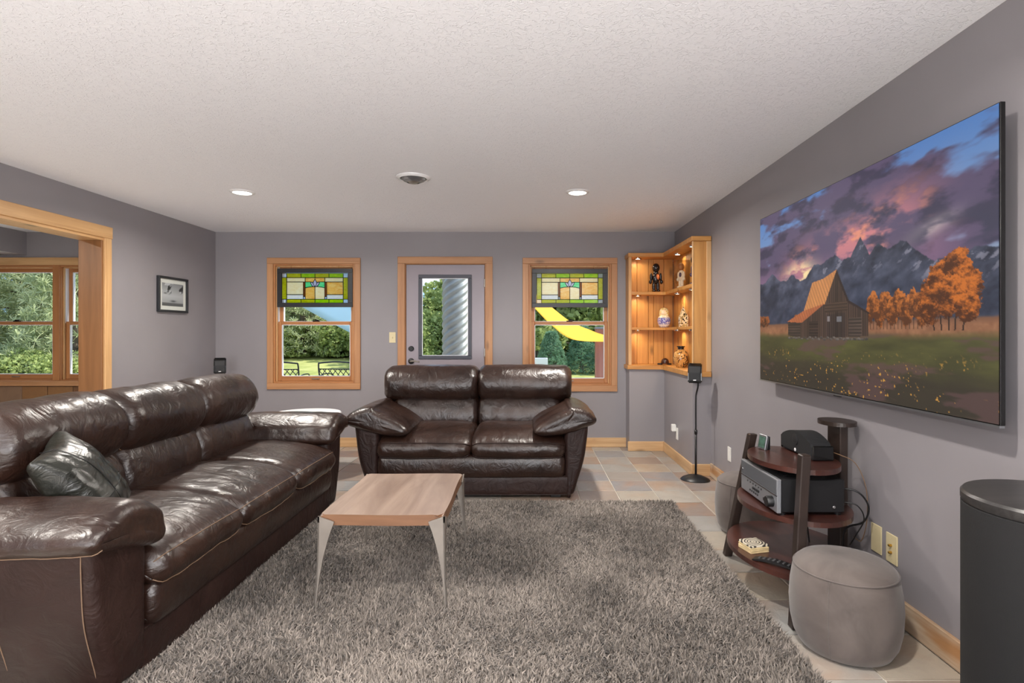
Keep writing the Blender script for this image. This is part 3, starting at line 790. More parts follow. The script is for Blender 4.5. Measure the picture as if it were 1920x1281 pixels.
quads = (idx + np.array([[0, 1, 3, 2]])); tris = (idx + np.array([[2, 3, 4]]))
loops = np.concatenate([quads, tris], 1).reshape(-1)
me.loops.add(len(loops)); me.loops.foreach_set('vertex_index', loops.astype(np.int32))
st = (np.arange(N)[:, None] * 7 + np.array([[0, 4]])).reshape(-1); tot = np.tile(np.array([4, 3]), N)
me.polygons.add(N * 2); me.polygons.foreach_set('loop_start', st.astype(np.int32)); me.polygons.foreach_set('loop_total', tot.astype(np.int32))
me.update(calc_edges=True)
shade = np.clip(rs.uniform(0, 1, N) * 0.66 + 0.34 * (0.5 + 0.9 * vnoise(x, y, 3.0, 8)), 0, 1)
ca = me.color_attributes.new('yarn', 'FLOAT_COLOR', 'POINT')
c_lo, c_hi = np.array(lin(58, 52, 47)), np.array(lin(168, 158, 149))
ca.data.foreach_set('color', np.repeat(c_lo[None] * (1 - shade[:, None]) + c_hi[None] * shade[:, None], 5, axis=0).astype(np.float32).reshape(-1))
m, nt, b = new_mat('shag_yarn'); setp(b, rough=0.7, spec=0.2, sheen=0.3)
at = nt.nodes.new('ShaderNodeAttribute'); at.attribute_name = 'yarn'; nt.links.new(at.outputs['Color'], b.inputs['Base Color'])
pile = link_mesh('rug_pile', me, m, rug); pile['kind'] = 'stuff'

# ------------------------------------------------------------------ coffee table
TZ = 0.445
ct = thing('coffee_table', 'low wooden slab coffee table with splayed cast-metal legs on the rug', 'coffee table', (-0.69, 2.95, 0.008))
bm = bmesh.new(); pts = []
tx0, tx1, ty0, ty1 = -0.975, -0.402, 2.585, 3.345
for k in range(24): pts.append((tx0 + (tx1 - tx0) * k / 24, ty0 + 0.005 * math.sin(k * 0.26 + 1)))
for k in range(24): pts.append((tx1 + 0.004 * math.sin(k * 0.26), ty0 + (ty1 - ty0) * k / 24))
for k in range(24): pts.append((tx1 - (tx1 - tx0) * k / 24, ty1 + 0.005 * math.sin(k * 0.26)))
for k in range(24): pts.append((tx0 + 0.004 * math.sin(k * 0.26), ty1 - (ty1 - ty0) * k / 24))
add_prism(bm, pts, 'z', TZ - 0.05, TZ)
es = [e for e in bm.edges if abs(e.verts[0].co.z - e.verts[1].co.z) < 1e-6]
bmesh.ops.bevel(bm, geom=es, offset=0.009, segments=3, affect='EDGES')
top = bm_obj('table_top', bm, M['table_top'], ct)
top.data.materials.append(M['table_edge'])
for p in top.data.polygons:
    if abs(p.normal.z) < 0.5: p.material_index = 1
def table_leg(cx, cy, sx, sy):
    """angle-shaped blade that wraps the corner; sx, sy point outwards"""
    bm = bmesh.new(); n = 18; T = 0.007
    fl = [[], []]
    for k in range(n + 1):
        t = k / n; z = 0.010 + (TZ - 0.034 - 0.010) * t
        w = 0.011 + 0.060 * t ** 2.6 + 0.004 * t
        ox = 0.012 - 0.030 * (1 - t) ** 1.5 * 0.0 + 0.014 * (1 - t)     # splay
        ex, ey = cx + sx * (0.008 + 0.016 * (1 - t) ** 2), cy + sy * (0.008 + 0.016 * (1 - t) ** 2)
        fl[0].append([(ex, ey, z), (ex - sx * w, ey, z), (ex - sx * w, ey - sy * T, z), (ex, ey - sy * T, z)])
        fl[1].append([(ex, ey, z), (ex, ey - sy * w, z), (ex - sx * T, ey - sy * w, z), (ex - sx * T, ey, z)])
    for q in range(2):
        # the blade's upper edge rises towards the corner
        last = fl[q][-1]; fl[q].append([(a[0], a[1], a[2] + (0.030 if i in (0, 3) else 0.004)) if q == 0 else (a[0], a[1], a[2] + (0.030 if i in (0, 3) else 0.004)) for i, a in enumerate(last)])
        rows = [[bm.verts.new(p) for p in r] for r in fl[q]]
        for A, B in zip(rows[:-1], rows[1:]):
            for i in range(4): bm.faces.new((A[i], A[(i + 1) % 4], B[(i + 1) % 4], B[i]))
        bm.faces.new(rows[0]); bm.faces.new(rows[-1])
    return bm_obj('leg', bm, M['nickel'], ct)
for cx, cy, sx, sy in ((tx0, ty0, -1, -1), (tx1, ty0, 1, -1), (tx0, ty1, -1, 1), (tx1, ty1, 1, 1)): table_leg(cx, cy, sx, sy)

# white round side table between the sofas
st_ = thing('side_table', 'small white round side table standing behind the arm of the long sofa', 'side table', (-2.02, 5.02, 0))
lathe('table_top', [(0, 0.548), (0.29, 0.548), (0.305, 0.556), (0.305, 0.564), (0.297, 0.572), (0, 0.572)], M['white'], st_, 48, (-2.02, 5.02, 0))
lathe('pedestal', [(0, 0.012), (0.03, 0.012), (0.024, 0.05), (0.022, 0.5), (0.06, 0.548), (0, 0.548)], M['white'], st_, 24, (-2.02, 5.02, 0))
lathe('base', [(0, 0.0), (0.19, 0.0), (0.19, 0.010), (0.05, 0.022), (0, 0.022)], M['white'], st_, 40, (-2.02, 5.02, 0))

# ------------------------------------------------------------------ lit corner shelf
cs = thing('corner_shelf', 'knotty pine L-shaped corner shelf with puck lights standing on the low wall', 'shelf', (1.40, 5.9, 0.895))
def L_poly(xl, yf, xs, ye, ch=0.05, xb=1.640, yb=6.305):
    return [(xl, yb), (xl, yf), (xs - ch, yf), (xs, yf - ch), (xs, ye), (xb, ye), (xb, yb)]
def L_board(name, z0, z1, xl, yf, xs, ye, ch=0.03):
    bm = bmesh.new(); add_prism(bm, L_poly(xl, yf, xs, ye, ch), 'z', z0, z1)
    bmesh.ops.bevel(bm, geom=[e for e in bm.edges], offset=0.003, segments=1, affect='EDGES')
    return bm_obj(name, bm, M['shelf_x'], cs)
L_board('sill_board', 0.895, 0.940, 1.070, 6.068, 1.452, 5.008, 0.02)
L_board('top_board', 2.125, 2.168, 1.078, 6.076, 1.462, 5.012, 0.02)
sh_a = L_board('shelf_board', 1.712, 1.746, 1.118, 6.098, 1.484, 5.052)
sh_b = L_board('shelf_board', 1.326, 1.354, 1.118, 6.098, 1.484, 5.052)
xs_ = [1.114, 1.215, 1.345, 1.405, 1.520, 1.624]
for a, c in zip(xs_[:-1], xs_[1:]):
    box('back_plank', a + 0.0015, c - 0.0015, 6.290 + random.uniform(0, 0.002), 6.306, 0.940, 2.125, M['plank'], cs, 0.003)
ys_ = [5.055 + k * (6.288 - 5.055) / 10 for k in range(11)]
for a, c in zip(ys_[:-1], ys_[1:]):
    box('side_plank', 1.626 + random.uniform(0, 0.002), 1.641, a + 0.0015, c - 0.0015, 0.940, 2.125, M['plank'], cs, 0.003)
box('end_panel', 1.090, 1.113, 6.095, 6.306, 0.940, 2.125, M['shelf_z'], cs)
box('end_stile', 1.084, 1.118, 6.085, 6.105, 0.940, 2.125, M['header_z'], cs)
box('end_panel', 1.480, 1.606, 5.030, 5.050, 0.940, 2.125, M['shelf_z'], cs)
box('end_stile', 1.600, 1.644, 5.022, 5.046, 0.940, 2.125, M['header_z'], cs)
box('end_stile', 1.474, 1.484, 5.026, 5.054, 0.940, 2.125, M['header_z'], cs)
for zc in (2.125, 1.712, 1.326):
    for px_, py_ in ((1.205, 6.19), (1.555, 5.84), (1.555, 5.30)):
        pk = lathe('puck_light', [(0.026, -0.012), (0.034, -0.012), (0.037, -0.006), (0.037, 0.0), (0.026, 0.0)], M['chrome'], cs, 24, (px_, py_, zc))
        lathe('puck_lens', [(0, -0.0095), (0.027, -0.0095), (0.027, -0.002), (0, -0.002)], M['puck'], pk, 24, (px_, py_, zc))
        ld = bpy.data.lights.new('puck_beam', 'AREA'); ld.shape = 'DISK'; ld.size = 0.05; ld.energy = 0.7; ld.color = (1.0, 0.84, 0.60); ld.spread = math.radians(160)
        lo = bpy.data.objects.new('puck_beam', ld); COL.objects.link(lo); lo.parent = cs
        lo.location = Vector((px_, py_, zc - 0.014)) - BASE[cs.name]
box('dimmer_strip', 1.114, 1.120, 6.20, 6.225, 1.02, 1.14, M['black'], cs, 0.001)

def ellipsoids(name, lst, m, parent=None, origin=None, seg=16):
    bm = bmesh.new()
    for (c, r) in lst:
        q = bmesh.ops.create_uvsphere(bm, u_segments=seg, v_segments=max(8, seg // 2), radius=1.0)
        for v in q['verts']: v.co = Vector((c[0] + v.co.x * r[0], c[1] + v.co.y * r[1], c[2] + v.co.z * r[2]))
    return bm_obj(name, bm, m, parent, origin, smooth=True)

def figurine(name, label, x, y, z, h, m_body, m_trim, m_patch, rz=0.0):
    t = thing(name, label, 'figurine', (0, 0, 0))
    k = h / 0.32
    def E(lst): return [((c[0] * k, c[1] * k, c[2] * k), (r[0] * k, r[1] * k, r[2] * k)) for c, r in lst]
    ellipsoids('body', E([((0, 0, 0.150), (0.040, 0.034, 0.062)), ((0, 0, 0.205), (0.030, 0.026, 0.030)),
                          ((-0.022, 0, 0.062), (0.020, 0.021, 0.064)), ((0.022, 0, 0.062), (0.020, 0.021, 0.064)),
                          ((-0.024, -0.012, 0.014), (0.022, 0.034, 0.0145)), ((0.024, -0.012, 0.014), (0.022, 0.034, 0.0145)),
                          ((-0.052, 0.0, 0.165), (0.016, 0.017, 0.046)), ((0.052, 0.0, 0.165), (0.016, 0.017, 0.046)),
                          ((-0.060, -0.006, 0.112), (0.018, 0.018, 0.024)), ((0.060, -0.006, 0.112), (0.018, 0.018, 0.024))]), m_body, t)
    ellipsoids('head', E([((0, -0.004, 0.265), (0.042, 0.042, 0.050))]), m_trim, t)
    ellipsoids('chest_patch', E([((0.016, -0.026, 0.165), (0.020, 0.012, 0.030))]), m_patch, t)
    t.location = (x, y, z); t.rotation_euler = (0, 0, rz)
    return t
M['fig_black'] = plain('figurine_black', lin(30, 26, 28), 0.18)
M['fig_orange'] = plain('figurine_orange', lin(206, 110, 52), 0.3, var=0.5, vscale=40)
M['fig_white'] = plain('figurine_white', lin(222, 206, 186), 0.3)
M['fig_brown'] = plain('figurine_brown', lin(158, 102, 58), 0.35)
M['fig_violet'] = plain('figurine_violet', lin(78, 60, 84), 0.25, var=0.4, vscale=60)
figurine('black_figurine', 'glossy black standing figurine with an orange chest patch on the top shelf', 1.405, 6.185, 1.747, 0.325, M['fig_black'], M['fig_black'], M['fig_orange'])
figurine('white_figurine', 'white and brown standing figurine inside the clear display box', 1.555, 5.70, 1.752, 0.262, M['fig_white'], M['fig_brown'], M['fig_violet'], -1.2)
figurine('patterned_figurine', 'dark violet standing figurine on the top shelf by the end panel', 1.560, 5.24, 1.747, 0.285, M['fig_violet'], M['fig_black'], M['fig_violet'], -1.3)
bm = bmesh.new()
for b_ in ((1.490, 1.620, 5.612, 5.615, 1.747, 2.03), (1.490, 1.620, 5.785, 5.788, 1.747, 2.03), (1.490, 1.493, 5.615, 5.785, 1.747, 2.03), (1.617, 1.620, 5.615, 5.785, 1.747, 2.03), (1.490, 1.620, 5.612, 5.788, 2.03, 2.033)): add_box(bm, *b_)
tag(bm_obj('display_box', bm, M['acrylic']), 'clear acrylic display box around the white figurine on the top shelf', 'display box')

# nesting doll
m, nt, b = new_mat('painted_doll'); setp(b, rough=0.2, coat=0.5)
tc = nt.nodes.new('ShaderNodeTexCoord'); sp = nt.nodes.new('ShaderNodeSeparateXYZ'); nt.links.new(tc.outputs['Object'], sp.inputs[0])
mr = nt.nodes.new('ShaderNodeMapRange'); mr.inputs['From Max'].default_value = 0.22; nt.links.new(sp.outputs['Z'], mr.inputs['Value'])
band = ramp(nt, mr.outputs[0], [(0.0, lin(90, 80, 150)), (0.10, lin(226, 214, 200)), (0.20, lin(92, 92, 168)), (0.47, lin(70, 74, 150)), (0.52, lin(230, 214, 180)), (0.60, lin(222, 196, 120)), (0.98, lin(212, 176, 90))])
sw = ramp(nt, noise_tex(nt, coords(nt), 70, 2, 0.5, 1.5), [(0.52, (0, 0, 0, 1)), (0.58, (0.8, 0.8, 0.8, 1))])
nt.links.new(mixc(nt, sw, band, lin(240, 232, 224)), b.inputs['Base Color'])
nd = thing('nesting_doll', 'rounded nesting doll painted blue and gold on the middle shelf', 'figurine', (1.495, 6.18, 1.354))
lathe('doll_body', [(0, 0.0), (0.046, 0.0), (0.052, 0.006), (0.066, 0.035), (0.074, 0.070), (0.070, 0.100), (0.056, 0.122), (0.050, 0.132), (0.053, 0.155), (0.052, 0.180), (0.042, 0.205), (0.022, 0.219), (0, 0.222)], m, nd, 36, (1.495, 6.18, 1.354))
ellipsoids('doll_face', [((1.482, 6.135, 1.354 + 0.165), (0.030, 0.012, 0.030))], plain('doll_face', lin(240, 214, 178), 0.3), nd)

# triangular ornament
m, nt, b = new_mat('mosaic'); setp(b, rough=0.25)
vo = nt.nodes.new('ShaderNodeTexVoronoi'); vo.inputs['Scale'].default_value = 75; nt.links.new(coords(nt), vo.inputs['Vector'])
nt.links.new(ramp(nt, vo.outputs['Color'], [(0.25, lin(34, 34, 36)), (0.45, lin(196, 170, 110)), (0.7, lin(236, 222, 190))]), b.inputs['Base Color'])
bm = bmesh.new(); zz = 1.354
add_prism(bm, [(1.515, 5.595), (1.605, 5.625), (1.600, 5.690), (1.520, 5.675)], 'z', zz, zz + 0.10)
apex = bm.verts.new((1.56, 5.645, zz + 0.215))
tops = sorted([v for v in bm.verts if abs(v.co.z - zz - 0.10) < 1e-6], key=lambda v: math.atan2(v.co.y - 5.645, v.co.x - 1.56))
for f in [f for f in bm.faces if all(v in tops for v in f.verts)]: bm.faces.remove(f)
for k in range(4): bm.faces.new((tops[k], tops[(k + 1) % 4], apex))
tag(bm_obj('obelisk_ornament', bm, m), 'pointed black and cream mosaic ornament on the middle shelf', 'ornament')

# vase
m, nt, b = new_mat('vase_glaze'); setp(b, rough=0.12, coat=0.6)
f = noise_tex(nt, coords(nt), 14, 3, 0.5, 1.0)
lf = ramp(nt, noise_tex(nt, coords(nt, (1, 1, 0.7)), 22, 2, 0.4, 2.0), [(0.56, (0, 0, 0, 1)), (0.60, (1, 1, 1, 1))])
nt.links.new(mixc(nt, lf, ramp(nt, f, [(0.3, lin(170, 110, 50)), (0.7, lin(214, 164, 96))]), lin(50, 36, 28)), b.inputs['Base Color'])
va = thing('ceramic_vase', 'round tan ceramic vase with dark rim and leaf motif on the sill board', 'vase', (1.552, 5.70, 0.940))
lathe('vase_body', [(0, 0), (0.045, 0), (0.062, 0.020), (0.075, 0.060), (0.078, 0.095), (0.070, 0.135), (0.050, 0.172), (0.034, 0.184), (0.030, 0.182), (0.028, 0.10), (0, 0.02)], m, va, 36, (1.552, 5.70, 0.940))
lathe('vase_rim', [(0.032, 0.182), (0.030, 0.196), (0.034, 0.206), (0.042, 0.212), (0.042, 0.218), (0.030, 0.216), (0.026, 0.20), (0.027, 0.180)], M['fig_black'], va, 32, (1.552, 5.70, 0.940))

# small dark turtle-like ornament
tt = thing('dark_ornament', 'small round dark brown ornament with stubby feet beside the vase', 'ornament', (1.50, 6.155, 0.940))
lathe('shell', [(0, 0.012), (0.040, 0.012), (0.044, 0.030), (0.036, 0.058), (0.018, 0.072), (0, 0.075)], plain('dark_wood_gloss', lin(58, 30, 24), 0.15), tt, 28, (1.50, 6.155, 0.940))
ellipsoids('feet', [((1.50 + dx_, 6.155 + dy_, 0.950), (0.020, 0.015, 0.010)) for dx_, dy_ in ((-0.05, -0.02), (0.05, -0.02), (-0.045, 0.03), (0.045, 0.03), (-0.068, 0.0))], M['fig_black'], tt, seg=10)

# ------------------------------------------------------------------ wall television
TVX, TY_F, TY_N, TZ0, TZ1 = 1.560, 3.763, 1.843, 0.982, 2.060
tv = thing('television', 'large thin flat-screen television showing a barn below mountains at sunset', 'television', (1.60, 2.8, 0.98))
box('tv_frame', TVX + 0.0015, TVX + 0.020, TY_N, TY_F, TZ0, TZ1, M['black_gloss'], tv, 0.002)
box('tv_back', TVX + 0.020, TVX + 0.050, TY_N + 0.25, TY_F - 0.25, TZ0 + 0.12, TZ1 - 0.25, M['black'], tv, 0.004)
box('wall_bracket', TVX + 0.050, XR, 2.5, 3.1, 1.35, 1.75, M['black'], tv, 0.004)
boxes('bottom_trim', [(TVX - 0.002, TVX + 0.016, TY_N, TY_F, TZ0 - 0.008, TZ0)], M['silver'], tv, 0)
box('sensor_tab', TVX - 0.003, TVX + 0.008, 2.79, 2.85, TZ0 - 0.014, TZ0 - 0.007, M['black'], tv, 0.001)

GW, GH = 560, 316
uu, vv = np.meshgrid(np.linspace(0, 1, GW), np.linspace(0, 1, GH))
def vn(u, v, su, sv, seed, octv=5, ga=0.55):
    tot = np.zeros_like(u); amp = 1.0; nrm = 0
    for k in range(octv):
        r = np.random.RandomState(seed + k).uniform(0, 1, (97, 89)); a = u * su * 2 ** k; c = v * sv * 2 ** k
        i = np.floor(a).astype(int); j = np.floor(c).astype(int); fa = a - i; fc = c - j
        fa = fa * fa * (3 - 2 * fa); fc = fc * fc * (3 - 2 * fc); g = lambda p, q: r[p % 97, q % 89]
        tot += amp * ((g(i, j) * (1 - fa) + g(i + 1, j) * fa) * (1 - fc) + (g(i, j + 1) * (1 - fa) + g(i + 1, j + 1) * fa) * fc)
        nrm += amp; amp *= ga
    return tot / nrm
def c3(r, g, b_): return np.array([r, g, b_], float)
def mixi(img, mask, col):
    mk = np.clip(mask, 0, 1)[..., None]; return img * (1 - mk) + (col if isinstance(col, np.ndarray) and col.ndim == 3 else np.asarray(col, float)[None, None]) * mk
def sstep(a, c, x): t = np.clip((x - a) / (c - a), 0, 1); return t * t * (3 - 2 * t)
img = np.zeros((GH, GW, 3))
t_ = np.clip(vv / 0.45, 0, 1)[..., None]
img[:] = c3(86, 128, 190) * (1 - t_) + c3(150, 168, 196) * t_
n_a = vn(uu + 0.25 * vv, vv, 5, 9, 10); n_b = vn(uu, vv, 12, 18, 30)
# dark cloud masses, pink glow along a diagonal
diag = vv - (0.42 - 0.30 * (uu - 0.2))
cl = sstep(0.40, 0.56, n_a + 0.30 * np.exp(-(diag / 0.22) ** 2) - 0.30 * sstep(0.66, 0.95, uu) * sstep(0.34, 0.12, vv))
img = mixi(img, cl, c3(92, 80, 108))
img = mixi(img, cl * sstep(0.45, 0.68, n_b) * 0.85, c3(58, 54, 76))
gl = 1.25 * np.exp(-((diag - 0.03) / 0.13) ** 2) * sstep(0.10, 0.3, uu) * sstep(0.95, 0.62, uu) * sstep(0.38, 0.60, vn(uu, vv, 9, 14, 50))
img = mixi(img, gl * 1.1, c3(206, 128, 134)); img = mixi(img, gl * sstep(0.5, 0.68, n_b), c3(236, 150, 120))
lowc = sstep(0.30, 0.42, vv) * sstep(0.0, 0.2, 1 - uu); img = mixi(img, lowc * 0.55, c3(156, 112, 142))
sunb = np.exp(-(((uu - 0.29) / 0.085) ** 2 + ((vv - 0.40) / 0.06) ** 2)) * sstep(0.3, 0.6, vn(uu, vv, 14, 20, 70)); img = mixi(img, sunb * 1.3, c3(255, 226, 170))
img = mixi(img, np.exp(-(((uu - 0.83) / 0.07) ** 2 + ((vv - 0.335 + 0.35 * (uu - 0.83)) / 0.03) ** 2)) * 0.7, c3(214, 196, 190))
dk = np.exp(-(((uu - 0.93) / 0.16) ** 2 + ((vv - 0.36) / 0.055) ** 2)) * sstep(0.35, 0.55, vn(uu, vv, 8, 14, 90)); img = mixi(img, dk * 1.3, c3(64, 62, 84))
# mountains
mu = [0, .05, .095, .16, .20, .236, .288, .33, .37, .42, .45, .48, .515, .555, .596, .631, .663, .70, .742, .795, .849, .89, .948, 1.0]
mv = [.41, .40, .363, .416, .425, .385, .437, .42, .365, .372, .348, .338, .378, .37, .292, .375, .343, .375, .345, .405, .453, .445, .432, .445]
sky = np.interp(uu, mu, mv) + 0.028 * (vn(uu, vv * 0 + 0.5, 38, 1, 110, 4) - 0.5)
mt = sstep(-0.003, 0.003, vv - sky)
rock = vn(uu + 0.3 * vv, vv, 26, 22, 130); shade_ = np.clip(0.5 + 1.6 * (rock - 0.5), 0, 1)[..., None]
haze = np.clip((vv - sky) / 0.3, 0, 1)[..., None]
mcol = (c3(36, 40, 56) * (1 - shade_) + c3(92, 96, 116) * shade_) * (1 - 0.5 * haze) + c3(44, 54, 76) * 0.5 * haze
img = mixi(img, mt, mcol)
snow = mt * sstep(0.62, 0.70, vn(uu * 1.0 + vv * .6, vv, 40, 30, 150)) * sstep(0.16, 0.02, vv - sky) * (uu > 0.42); img = mixi(img, snow * 0.55, c3(170, 166, 180))
# meadow
img = mixi(img, sstep(0.655, 0.668, vv + 0.01 * (vn(uu, vv, 20, 4, 170) - .5)), c3(128, 88, 66))
gr = vn(uu, vv, 60, 40, 190)
gcol = (c3(120, 78, 56)[None, None] * (1 - gr[..., None]) + c3(176, 124, 90)[None, None] * gr[..., None])
img = mixi(img, sstep(0.668, 0.69, vv), gcol)
g2 = vn(uu, vv, 9, 22, 210); gm = sstep(0.705, 0.745, vv + 0.03 * (g2 - .5))
grass = c3(58, 56, 34)[None, None] * (1 - g2[..., None]) + c3(98, 96, 52)[None, None] * g2[..., None]
img = mixi(img, gm, grass)
img = mixi(img, sstep(0.80, 0.94, vv + 0.12 * (vn(uu, vv, 7, 16, 230) - .5)) * 0.8, c3(52, 44, 40))
img = mixi(img, gm * sstep(0.58, 0.66, vn(uu, vv, 5, 14, 250)) * 0.7, c3(96, 70, 70))
fl = sstep(0.76, 0.80, vn(uu, vv, 130, 100, 270, 2)) * sstep(0.77, 0.86, vv) * sstep(0.36, 0.52, vn(uu, vv, 7, 9, 290)); img = mixi(img, fl, c3(206, 150, 66))
# trees
def tree_blob(img, u0, v0, ru, rv, col_lo, col_hi, seed):
    d_ = ((uu - u0) / ru) ** 2 + ((vv - v0) / rv) ** 2 + 1.5 * (vn(uu, vv, 60, 50, seed, 5, 0.75) - 0.5)
    mk = sstep(1.04, 0.92, d_); s_ = np.clip(0.42 + 3.4 * (vn(uu, vv, 50, 50, seed + 5, 5, 0.8) - 0.5) - 0.55 * (vv - v0) / rv - 0.3 * (uu - u0) / ru * -1, 0, 1)[..., None]
    return mixi(img, mk, col_lo * (1 - s_) + col_hi * s_)
for k in range(15):
    u0 = 0.635 + k * 0.0125; img = mixi(img, (np.abs(uu - u0) < 0.0012) * (vv > 0.58) * (vv < 0.70), c3(40, 28, 26))
    img = tree_blob(img, u0, 0.615 - 0.018 * math.sin(k * 1.7), 0.016, 0.058, c3(88, 48, 24), c3(196, 112, 48), 300 + k)
for u0 in (0.0, 0.03, 0.055, 0.27): img = tree_blob(img, u0, 0.645, 0.02, 0.035, c3(70, 42, 28), c3(150, 84, 44), 340 + int(u0 * 99))
for a_ in (-0.04, -0.02, 0.0, 0.015, 0.035): img = mixi(img, (np.abs(uu - 0.885 - a_ * (1 + (0.70 - vv) * 3)) < 0.0018) * (vv > 0.56) * (vv < 0.705), c3(38, 26, 24))
for (u0, v0, ru, rv) in ((0.835, 0.60, 0.035, 0.085), (0.862, 0.52, 0.034, 0.07), (0.905, 0.485, 0.034, 0.06), (0.925, 0.56, 0.042, 0.085), (0.885, 0.585, 0.05, 0.075), (0.93, 0.625, 0.035, 0.05)):
    img = tree_blob(img, u0, v0, ru, rv, c3(78, 40, 18), c3(206, 112, 40), int(360 + u0 * 100))
# barn
def poly(img, pts, col, tex=None):
    inside = np.zeros_like(uu, bool); n_ = len(pts)
    for i in range(n_):
        (x1, y1), (x2, y2) = pts[i], pts[(i + 1) % n_]
        cnd = ((y1 > vv) != (y2 > vv)) & (uu < (x2 - x1) * (vv - y1) / (y2 - y1 + 1e-12) + x1); inside ^= cnd
    cc = np.asarray(col, float)[None, None] * (tex[..., None] if tex is not None else 1.0)
    return mixi(img, inside.astype(float), cc)
logs = 0.62 + 0.5 * (np.sin(vv * 420) > 0.1) * vn(uu, vv, 8, 60, 400, 3); pl_ = 0.6 + 0.7 * vn(uu, vv * 0.1, 110, 3, 420, 3) * (np.sin(uu * 620) > -0.7)
rib = 0.86 + 0.2 * (np.sin((uu - 0.35 * vv) * 420) > 0) * 1.0 * vn(uu, vv, 60, 20, 440, 3) + 0.05
img = poly(img, [(.212, .648), (.212, .728), (.29, .742), (.29, .66)], (84, 68, 60), logs)
img = poly(img, [(.29, .655), (.29, .745), (.627, .727), (.627, .628), (.545, .565), (.49, .415), (.43, .565)], (78, 60, 52), pl_)
img = poly(img, [(.345, .655), (.345, .742), (.395, .740), (.395, .655)], (70, 54, 48), logs)
img = poly(img, [(.545, .645), (.545, .732), (.60, .730), (.60, .645)], (92, 76, 68), logs)
img = poly(img, [(.43, .57), (.43, .615), (.54, .61), (.54, .565)], (96, 74, 62), logs)
img = poly(img, [(.435, .625), (.435, .738), (.53, .735), (.53, .62)], (66, 52, 48), pl_)
img = poly(img, [(.443, .632), (.443, .66), (.455, .66), (.455, .632)], (132, 124, 124)); img = poly(img, [(.49, .635), (.49, .662), (.513, .662), (.513, .635)], (112, 110, 114))
img = poly(img, [(.49, .415), (.545, .565), (.631, .626), (.631, .635), (.54, .575), (.484, .428)], (48, 36, 34))
img = poly(img, [(.362, .455), (.42, .446), (.49, .412), (.43, .572), (.311, .600)], (206, 138, 84), rib)
img = poly(img, [(.311, .597), (.43, .568), (.30, .660), (.205, .652)], (182, 104, 66), rib)
for k in range(26): img = tree_blob(img, 0.22 + k * 0.016, 0.742 + 0.004 * math.sin(k * 3), 0.008, 0.006, c3(66, 60, 58), c3(112, 104, 98), 500 + k)
img = np.clip(img, 0, 255) / 255.0
imgl = np.where(img <= 0.04045, img / 12.92, ((img + 0.055) / 1.055) ** 2.4)

def picture_mesh(name, imgl, org, du, dv):
    h, w, _ = imgl.shape
    U, Vv = np.meshgrid(np.linspace(0, 1, w), np.linspace(0, 1, h))
    co = np.asarray(org)[None, None] + U[..., None] * np.asarray(du) + Vv[..., None] * np.asarray(dv)
    me = bpy.data.meshes.new(name); me.vertices.add(w * h); me.vertices.foreach_set('co', co.astype(np.float32).reshape(-1))
    i = (np.arange(h - 1)[:, None] * w + np.arange(w - 1)[None]).reshape(-1)
    q = np.stack([i, i + w, i + w + 1, i + 1], 1).reshape(-1).astype(np.int32)
    nf = len(i); me.loops.add(nf * 4); me.loops.foreach_set('vertex_index', q); me.polygons.add(nf)
    me.polygons.foreach_set('loop_start', (np.arange(nf) * 4).astype(np.int32)); me.polygons.foreach_set('loop_total', np.full(nf, 4, np.int32))
    me.update(calc_edges=True)
    ca = me.color_attributes.new('picture', 'FLOAT_COLOR', 'POINT')
    ca.data.foreach_set('color', np.concatenate([imgl, np.ones((h, w, 1))], 2).astype(np.float32).reshape(-1))
    return me
m, nt, b = new_mat('tv_screen'); setp(b, base=(0.01, 0.01, 0.01, 1), rough=0.5, spec=0.15, estr=0.92)
at = nt.nodes.new('ShaderNodeAttribute'); at.attribute_name = 'picture'; nt.links.new(at.outputs['Color'], b.inputs['Emission Color'])
scr = link_mesh('screen', picture_mesh('screen', imgl, (TVX, TY_F - 0.004, TZ1 - 0.004), (0, TY_N - TY_F + 0.008, 0), (0, 0, TZ0 - TZ1 + 0.008)), m, tv)
M['picture'] = plain('ink_print', (1, 1, 1, 1), 0.5)
nt = M['picture'].node_tree; at = nt.nodes.new('ShaderNodeAttribute'); at.attribute_name = 'picture'; nt.links.new(at.outputs['Color'], nt.nodes['Principled BSDF'].inputs['Base Color'])

# framed print on the left wall
fx = XL + 0.03; fy0, fy1, fz0, fz1 = 5.305, 5.762, 1.497, 1.845
fp = thing('framed_print', 'small black-framed monochrome mountain print on the grey wall by the cased opening', 'picture', (XL, 5.53, fz0))
for bx in ((XL + 0.001, fx, fy0, fy1, fz1 - 0.022, fz1), (XL + 0.001, fx, fy0, fy1, fz0, fz0 + 0.022), (XL + 0.001, fx, fy0, fy0 + 0.022, fz0 + 0.022, fz1 - 0.022), (XL + 0.001, fx, fy1 - 0.022, fy1, fz0 + 0.022, fz1 - 0.022)):
    box('frame_bar', *bx, M['frame_black'], fp, 0.003)
box('mat_board', XL + 0.002, XL + 0.012, fy0 + 0.02, fy1 - 0.02, fz0 + 0.02, fz1 - 0.02, M['mat_board'], fp, 0)
h_, w_ = 90, 110
u2, v2 = np.meshgrid(np.linspace(0, 1, w_), np.linspace(0, 1, h_))
g = 190 - 90 * np.abs(v2 - 0.55); rdg = vn(u2 + .4 * v2, v2, 7, 4, 600)
g = np.where((v2 < 0.55) & (u2 > 0.3 - 0.2 * v2), g - 110 * sstep(0.5, 0.62, rdg) * sstep(0.55, 0.35, v2), g); g = g + 50 * sstep(.6, .7, vn(u2, v2, 6, 6, 640)) * (v2 < .4)
g = g - 90 * np.exp(-(((u2 - .52) / .12) ** 2 + ((v2 - .78) / .04) ** 2)) - 80 * np.exp(-(((u2 - .15) / .07) ** 2 + ((v2 - .45) / .03) ** 2)); g = g - 60 * (v2 > .86)
g = np.clip(g, 20, 240) / 255.0; g = g ** 2.2
